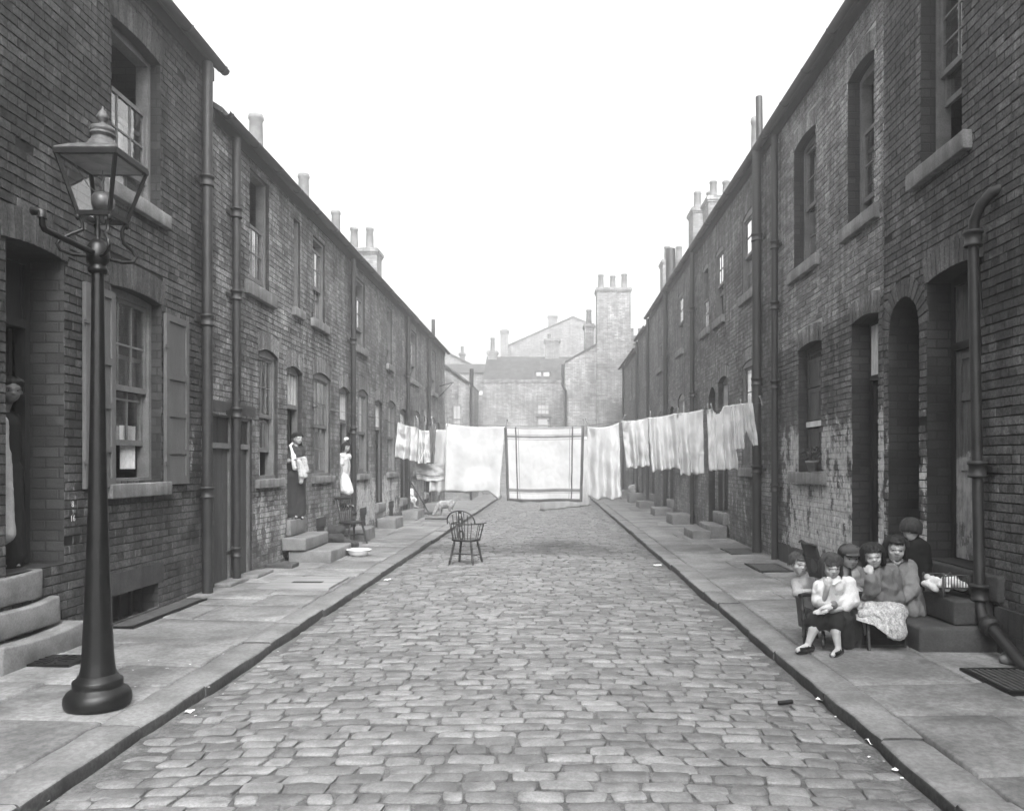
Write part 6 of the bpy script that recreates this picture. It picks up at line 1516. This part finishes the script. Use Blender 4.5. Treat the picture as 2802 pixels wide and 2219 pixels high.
# toy bed on the middle step
b0 = V((3.52, 6.86, .437)); t = thing('toy_bed', 'doll\'s wooden bed with turned posts and white bedclothes, on the middle doorstep', 'toy bed', b0)
mb = MB(); x0, x1, ya, yb = 3.42, 3.66, 6.80, 7.16; z = .437
for x in (x0, x1):
    for y, h in ((ya, .20), (yb, .16)): mb.lathe([(.009, 0), (.012, .03), (.010, .05), (.011, h - .03), (.007, h - .025), (.015, h - .01), (.013, h + .005), (.004, h + .014)], (x, y, z), 10)
for y, h in ((ya, .185), (yb, .15)):
    mb.box(x0, x1, y - .006, y + .006, z + .075, z + .088); mb.tube([(x0, y, z + h), ((x0 + x1) / 2, y, z + h + .012), (x1, y, z + h)], .007, 6)
    for k_ in range(9): x = x0 + .02 + (x1 - x0 - .04) * k_ / 8; mb.tube([(x, y, z + .08), (x, y, z + h + .004)], .004, 5)
for x in (x0, x1): mb.box(x - .006, x + .006, ya, yb, z + .06, z + .08)
mb.build('frame', m_wood2, t)
blob('bedclothes', [C((x0 + .05, ya + .05, z + .09), (x0 + .05, yb - .05, z + .10), .045, .05), C((x1 - .05, ya + .05, z + .09), (x1 - .05, yb - .05, z + .10), .045, .05), C((x0 - .015, ya + .1, z + .06), (x0 - .02, yb - .06, z + .08), .028, .03), C((x0, ya + .05, z + .105), (x1, yb - .08, z + .12), .03, .03)], cl('bed_linen', .6), t, .008, 2, .01, 20)
blob('doll', [('e', (x0 + .01, yb - .05, z + .135), .03, .028, .03), C((x0 + .03, yb - .08, z + .12), (x0 + .10, yb - .14, z + .11), .02, .025)], cl('doll_face', .45), t, .006, 2)

# --- women and girl at the left doors
def ww(px, py, x):   # point at lateral distance x
    y = F * x / (px - VX); return at(px, py, y)
x = -4.42; xi = lambda px, py, dx=0: at(px, py, 13.25 + dx)
w_, P = person('person', 'aproned woman standing in an open doorway above three steps, hugging washing', (-4.40, 13.2, .69), .20, xi(627, 924), (.8, -.6, -.1), (0, 0, 1), xi(623, 941), xi(621, 964), xi(618, 1010),
    arms=[(xi(610, 951, -.12), xi(608, 972, -.2), xi(630, 966, -.28), (1, -.2, 0), (0, 1, -.2), 1, .7), (xi(634, 952, .14), xi(640, 972, .05), xi(640, 966, -.12), (.2, -1, 0), (0, 1, -.2), -1, .7)],
    legs=[(xi(612, 1012, -.06), xi(611, 1050, -.06), xi(609, 1084, -.04), (1, -.5, 0), .22), (xi(625, 1012, .06), xi(624, 1050, .04), xi(622, 1085, .06), (1, -.5, 0), .22)], hair=(m_hair, 'bun'), shoes=m_shoe, vox=.009)
blob('dress', [C(xi(622, 962), xi(619, 1008), .155, .15), C(xi(611, 949, -.1), xi(633, 949, .1), .085, .085), C(xi(610, 953, -.12), xi(609, 964, -.16), .065, .055), C(xi(634, 953, .14), xi(638, 966, .08), .065, .055), C(xi(612, 1008, -.05), xi(609, 1075, -.03), .16, .17), C(xi(625, 1008, .05), xi(623, 1076, .04), .16, .17)], cl('dress_dark', .035), w_, .012, 4, .012, 9)
blob('apron', [C(xi(611, 939, -.20), xi(618, 960, -.24), .022, .03), C(xi(611, 939, -.20), xi(616, 934, -.05), .022, .02), C(xi(618, 960, -.22), xi(622, 985, -.22), .045, .05)], cl('apron_white', .6), w_, .008, 2, .006, 18)
o = blob('washing_bundle', [C(xi(632, 975, -.30), xi(638, 1000, -.30), .06, .075), C(xi(640, 968, -.30), xi(645, 990, -.28), .05, .05), C(xi(636, 995, -.3), xi(634, 1014, -.3), .07, .04), C(xi(628, 972, -.28), xi(640, 968, -.26), .04, .045)], cl('towel_pale', .34), None, .010, 2, .016, 18)
tag(o, 'bundle of pale washing hugged by the aproned woman in the doorway', 'washing')
# girl leaning out of the next door
xi = lambda px, py, dx=0: at(px, py, 16.2 + dx)
v_, P = person('person', 'young woman in white blouse and light skirt leaning out of a doorway', (-4.3, 16.2, .62), .185, xi(730, 942), (.75, -.65, -.15), (.1, 0, 1), xi(726, 955), xi(723, 973), xi(723, 1006),
    arms=[(xi(718, 966, -.1), xi(720, 984, -.14), xi(719, 1003, -.1), (.1, 0, -1), (1, 0, 0), 1, .4), (xi(733, 966, .1), xi(736, 984, .1), xi(734, 1000, .05), (.1, 0, -1), (1, 0, 0), -1, .4)],
    legs=[(xi(722, 1010, -.05), xi(726, 1032, -.08), xi(722, 1062, 0), (1, -.5, 0), .2), (xi(732, 1010, .05), xi(738, 1032, .0), xi(732, 1062, .06), (1, -.5, 0), .2)], hair=(m_hair, 'bob', .2), shoes=m_shoe, vox=.009)
blob('blouse', [C(xi(723, 970), xi(722, 996), .12, .105), C(xi(717, 962, -.10), xi(733, 962, .10), .075, .075), C(xi(718, 966, -.1), xi(719, 976, -.12), .065, .062)], cl('blouse_white', .52), v_, .010, 3, .008, 12)
blob('skirt', [C(xi(722, 1002), xi(727, 1030, -.03), .115, .125), C(xi(728, 1012, -.02), xi(735, 1034, -.05), .10, .10), C(xi(724, 1030), xi(720, 1042), .11, .09)], cl('apron_pale', .5), v_, .011, 3, .013, 10)
blob('underskirt', [C(xi(726, 1030), xi(727, 1056), .12, .115)], cl('dress_dark', .035), v_, .011, 3, .008, 10)
blob('ribbon', [('e', xi(730, 924, -.02), .05, .02, .035), ('e', xi(727, 925, -.02), .03, .02, .04)], cl('ribbon_white', .7), v_, .008, 1)
# woman in the dark doorway behind the lamp
xi = lambda px, py, dx=0: at(px, py, 6.62 + dx)
u_, P = person('person', 'woman peering from the dark doorway at the far left edge, white apron below', (-4.6, 6.6, .72), .215, xi(22, 822), (.75, -.65, -.05), (0, 0, 1), xi(6, 868), xi(-2, 915), xi(-8, 1005),
    arms=[(xi(-22, 885, -.12), xi(-30, 960, -.14), xi(-15, 1025, -.1), (.1, 0, -1), (1, 0, 0), 1, .4), (xi(22, 885, .14), xi(28, 960, .16), xi(20, 1025, .1), (.1, 0, -1), (1, 0, 0), -1, .4)],
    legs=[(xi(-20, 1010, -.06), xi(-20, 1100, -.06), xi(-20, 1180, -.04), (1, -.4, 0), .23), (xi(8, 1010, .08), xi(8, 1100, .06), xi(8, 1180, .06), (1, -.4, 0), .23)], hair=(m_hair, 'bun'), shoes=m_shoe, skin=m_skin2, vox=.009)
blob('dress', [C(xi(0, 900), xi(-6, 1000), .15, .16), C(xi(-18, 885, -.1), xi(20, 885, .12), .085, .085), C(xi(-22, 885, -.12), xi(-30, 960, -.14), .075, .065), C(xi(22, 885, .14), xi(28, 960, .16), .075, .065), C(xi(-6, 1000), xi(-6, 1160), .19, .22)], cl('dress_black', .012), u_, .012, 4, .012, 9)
blob('apron', [C(xi(2, 890, -.18), xi(-2, 960, -.2), .06, .08), C(xi(-2, 960, -.2), xi(0, 1120, -.26), .09, .11)], cl('apron_shade', .32), u_, .010, 3, .008, 12)  # white apron greyed, the dark doorway's shade put into its colour
# child on a step far left, seated woman far right
xi = lambda px, py, dx=0: at(px, py, 23.2 + dx)
n_, P = person('person', 'small pale-clothed child sitting on a far doorstep on the left, behind the broom', (-4.0, 23.2, .27), .16, xi(867, 1021), (.9, -.4, 0), (0, 0, 1), xi(866, 1030), xi(865, 1036), xi(864, 1050),
    arms=[(xi(862, 1033, -.06), xi(864, 1042, -.1), xi(870, 1044, -.1), (1, 0, 0), (0, 0, -1), 1, .4)], legs=[(xi(864, 1052, -.04), xi(873, 1052, -.06), xi(873, 1066, -.05), (1, -.3, 0), .14), (xi(866, 1052, .06), xi(875, 1052, .05), xi(875, 1066, .05), (1, -.3, 0), .14)], hair=(m_hairl, 'bob', .2), eyes=False, vox=.010)
blob('frock', [C(xi(865, 1034), xi(864, 1050), .09, .11), C(xi(864, 1051), xi(872, 1053), .10, .09)], cl('frock_white', .62), n_, .012, 2, .008, 14)
xi = lambda px, py, dx=0: at(px, py, 33.6 + dx)
s_, P = person('person', 'woman in light print frock seated on a far right doorstep beyond the washing', (3.4, 33.6, .02), .21, xi(1357, 990), (-.8, -.6, -.1), (-.1, 0, 1), xi(1354, 1001), xi(1351, 1010), xi(1352, 1027),
    arms=[(xi(1346, 1007, -.1), xi(1340, 1018, -.2), xi(1332, 1024, -.2), (-1, 0, 0), (0, 0, -1), 1, .4)], legs=[(xi(1350, 1028, -.1), xi(1328, 1026, -.15), xi(1334, 1048, -.15), (-1, 0, 0), .22), (xi(1352, 1028, .1), xi(1331, 1026, .08), xi(1336, 1048, .08), (-1, 0, 0), .22)], hair=(m_hair, 'bun'), eyes=False, vox=.012, shoes=m_shoe)
blob('frock', [C(xi(1351, 1008), xi(1352, 1026), .16, .18), C(xi(1350, 1024, -.05), xi(1330, 1028, -.1), .17, .14), C(xi(1330, 1028, -.1), xi(1340, 1040, -.1), .13, .12)], m_print, s_, .014, 3, .012, 10)
# dog
xi = lambda px, py, dx=0: at(px, py, 24.1 + dx)
t = thing('dog', 'shaggy pale dog nosing at the left pavement, tail up, beyond the lone chair', 'dog', (-3.25, 24.1, .02))
blob('body', [C(xi(930, 1063), xi(950, 1061), .135, .12), C(xi(925, 1066), xi(921, 1070), .12, .085), C(xi(921, 1070), xi(917, 1078, -.05), .08, .06), C(xi(917, 1078, -.05), xi(912, 1083, -.08), .055, .035), ('e', xi(920, 1072, -.1), .03, .02, .05), ('e', xi(920, 1072, .08), .03, .02, .05),
    C(xi(926, 1068, -.07), xi(926, 1077, -.07), .055, .035), C(xi(926, 1077, -.07), xi(925, 1085.5, -.07), .035, .03), C(xi(929, 1068, .07), xi(930, 1085.5, .07), .05, .03),
    C(xi(950, 1064, -.06), xi(948, 1073, -.06), .085, .05), C(xi(948, 1073, -.06), xi(953, 1078, -.06), .045, .03), C(xi(953, 1078, -.06), xi(951, 1085.5, -.06), .03, .03), C(xi(951, 1064, .06), xi(950, 1073, .06), .08, .05), C(xi(950, 1073, .06), xi(955, 1078, .06), .045, .03), C(xi(955, 1078, .06), xi(953, 1085.5, .06), .03, .03),
    C(xi(957, 1058), xi(962, 1052), .035, .03), C(xi(962, 1052), xi(964, 1046), .03, .018)], M('dog_coat', .22, .9, .4, 7, fine=.3, bump=.8, bscale=50), t, .012, 2, .014, 22)
# ------------------------------------------------------------------ haze, light, camera
mb = MB(); mb.box(-60, 60, -30, 130, -1.2, 22)
hz = mb.build('haze', None); hz.data.materials.clear()
m = bpy.data.materials.new('haze_air'); m.use_nodes = True; nt = m.node_tree; nt.nodes.clear()
out = _n(nt, 'ShaderNodeOutputMaterial'); pv = _n(nt, 'ShaderNodeVolumePrincipled')
pv.inputs['Color'].default_value = (.95, .95, .95, 1); pv.inputs['Density'].default_value = HAZE; pv.inputs['Anisotropy'].default_value = HG
nt.links.new(pv.outputs[0], out.inputs['Volume']); hz.data.materials.append(m)
tag(hz, 'smoky pale haze filling the whole street', 'haze', kind='stuff')

w = bpy.data.worlds.new('World'); SC.world = w; w.use_nodes = True; nt = w.node_tree; nt.nodes.clear()
out = _n(nt, 'ShaderNodeOutputWorld'); bg = _n(nt, 'ShaderNodeBackground'); sky = _n(nt, 'ShaderNodeTexSky')
sky.sky_type = 'NISHITA'; sky.sun_disc = False; sky.sun_elevation = SUN_EL; sky.sun_rotation = SUN_AZ
sky.air_density = 2.; sky.dust_density = 6.; sky.ozone_density = 1.
bw = _n(nt, 'ShaderNodeRGBToBW'); nt.links.new(sky.outputs[0], bw.inputs[0]); nt.links.new(bw.outputs[0], bg.inputs[0])
bg.inputs[1].default_value = SKY; nt.links.new(bg.outputs[0], out.inputs[0])
sd = bpy.data.lights.new('sun', 'SUN'); sd.energy = SUN; sd.angle = math.radians(35); sd.color = (1, 1, 1)
so = bpy.data.objects.new('sun', sd); COL.objects.link(so)
dirv = V((math.sin(SUN_AZ) * math.cos(SUN_EL), math.cos(SUN_AZ) * math.cos(SUN_EL), math.sin(SUN_EL)))
so.rotation_euler = dirv.to_track_quat('Z', 'Y').to_euler(); so.location = (0, 0, 30)

cd = bpy.data.cameras.new('camera'); co = bpy.data.objects.new('camera', cd); COL.objects.link(co)
co.location = (0, 0, CAM_Z); co.rotation_euler = (PI / 2, 0, 0)
cd.sensor_fit = 'HORIZONTAL'; cd.sensor_width = 36; cd.lens = F / 2157 * 36
cd.shift_x = (1078.5 - VX) / 2157; cd.shift_y = (VY - 854) / 2157
cd.clip_start = .05; cd.clip_end = 2000
SC.camera = co
SC.view_settings.view_transform = 'Standard'; SC.view_settings.look = 'None'; SC.view_settings.exposure = EXPO; SC.view_settings.gamma = 1
c = SC.cycles
c.max_bounces = 7; c.diffuse_bounces = 4; c.glossy_bounces = 3; c.transparent_max_bounces = 10; c.volume_bounces = 1
c.use_denoising = DENOISE
c.use_adaptive_sampling = False
try: c.denoiser = 'OPENIMAGEDENOISE'
except Exception: pass
c.caustics_reflective = False; c.caustics_refractive = False; c.sample_clamp_indirect = 6
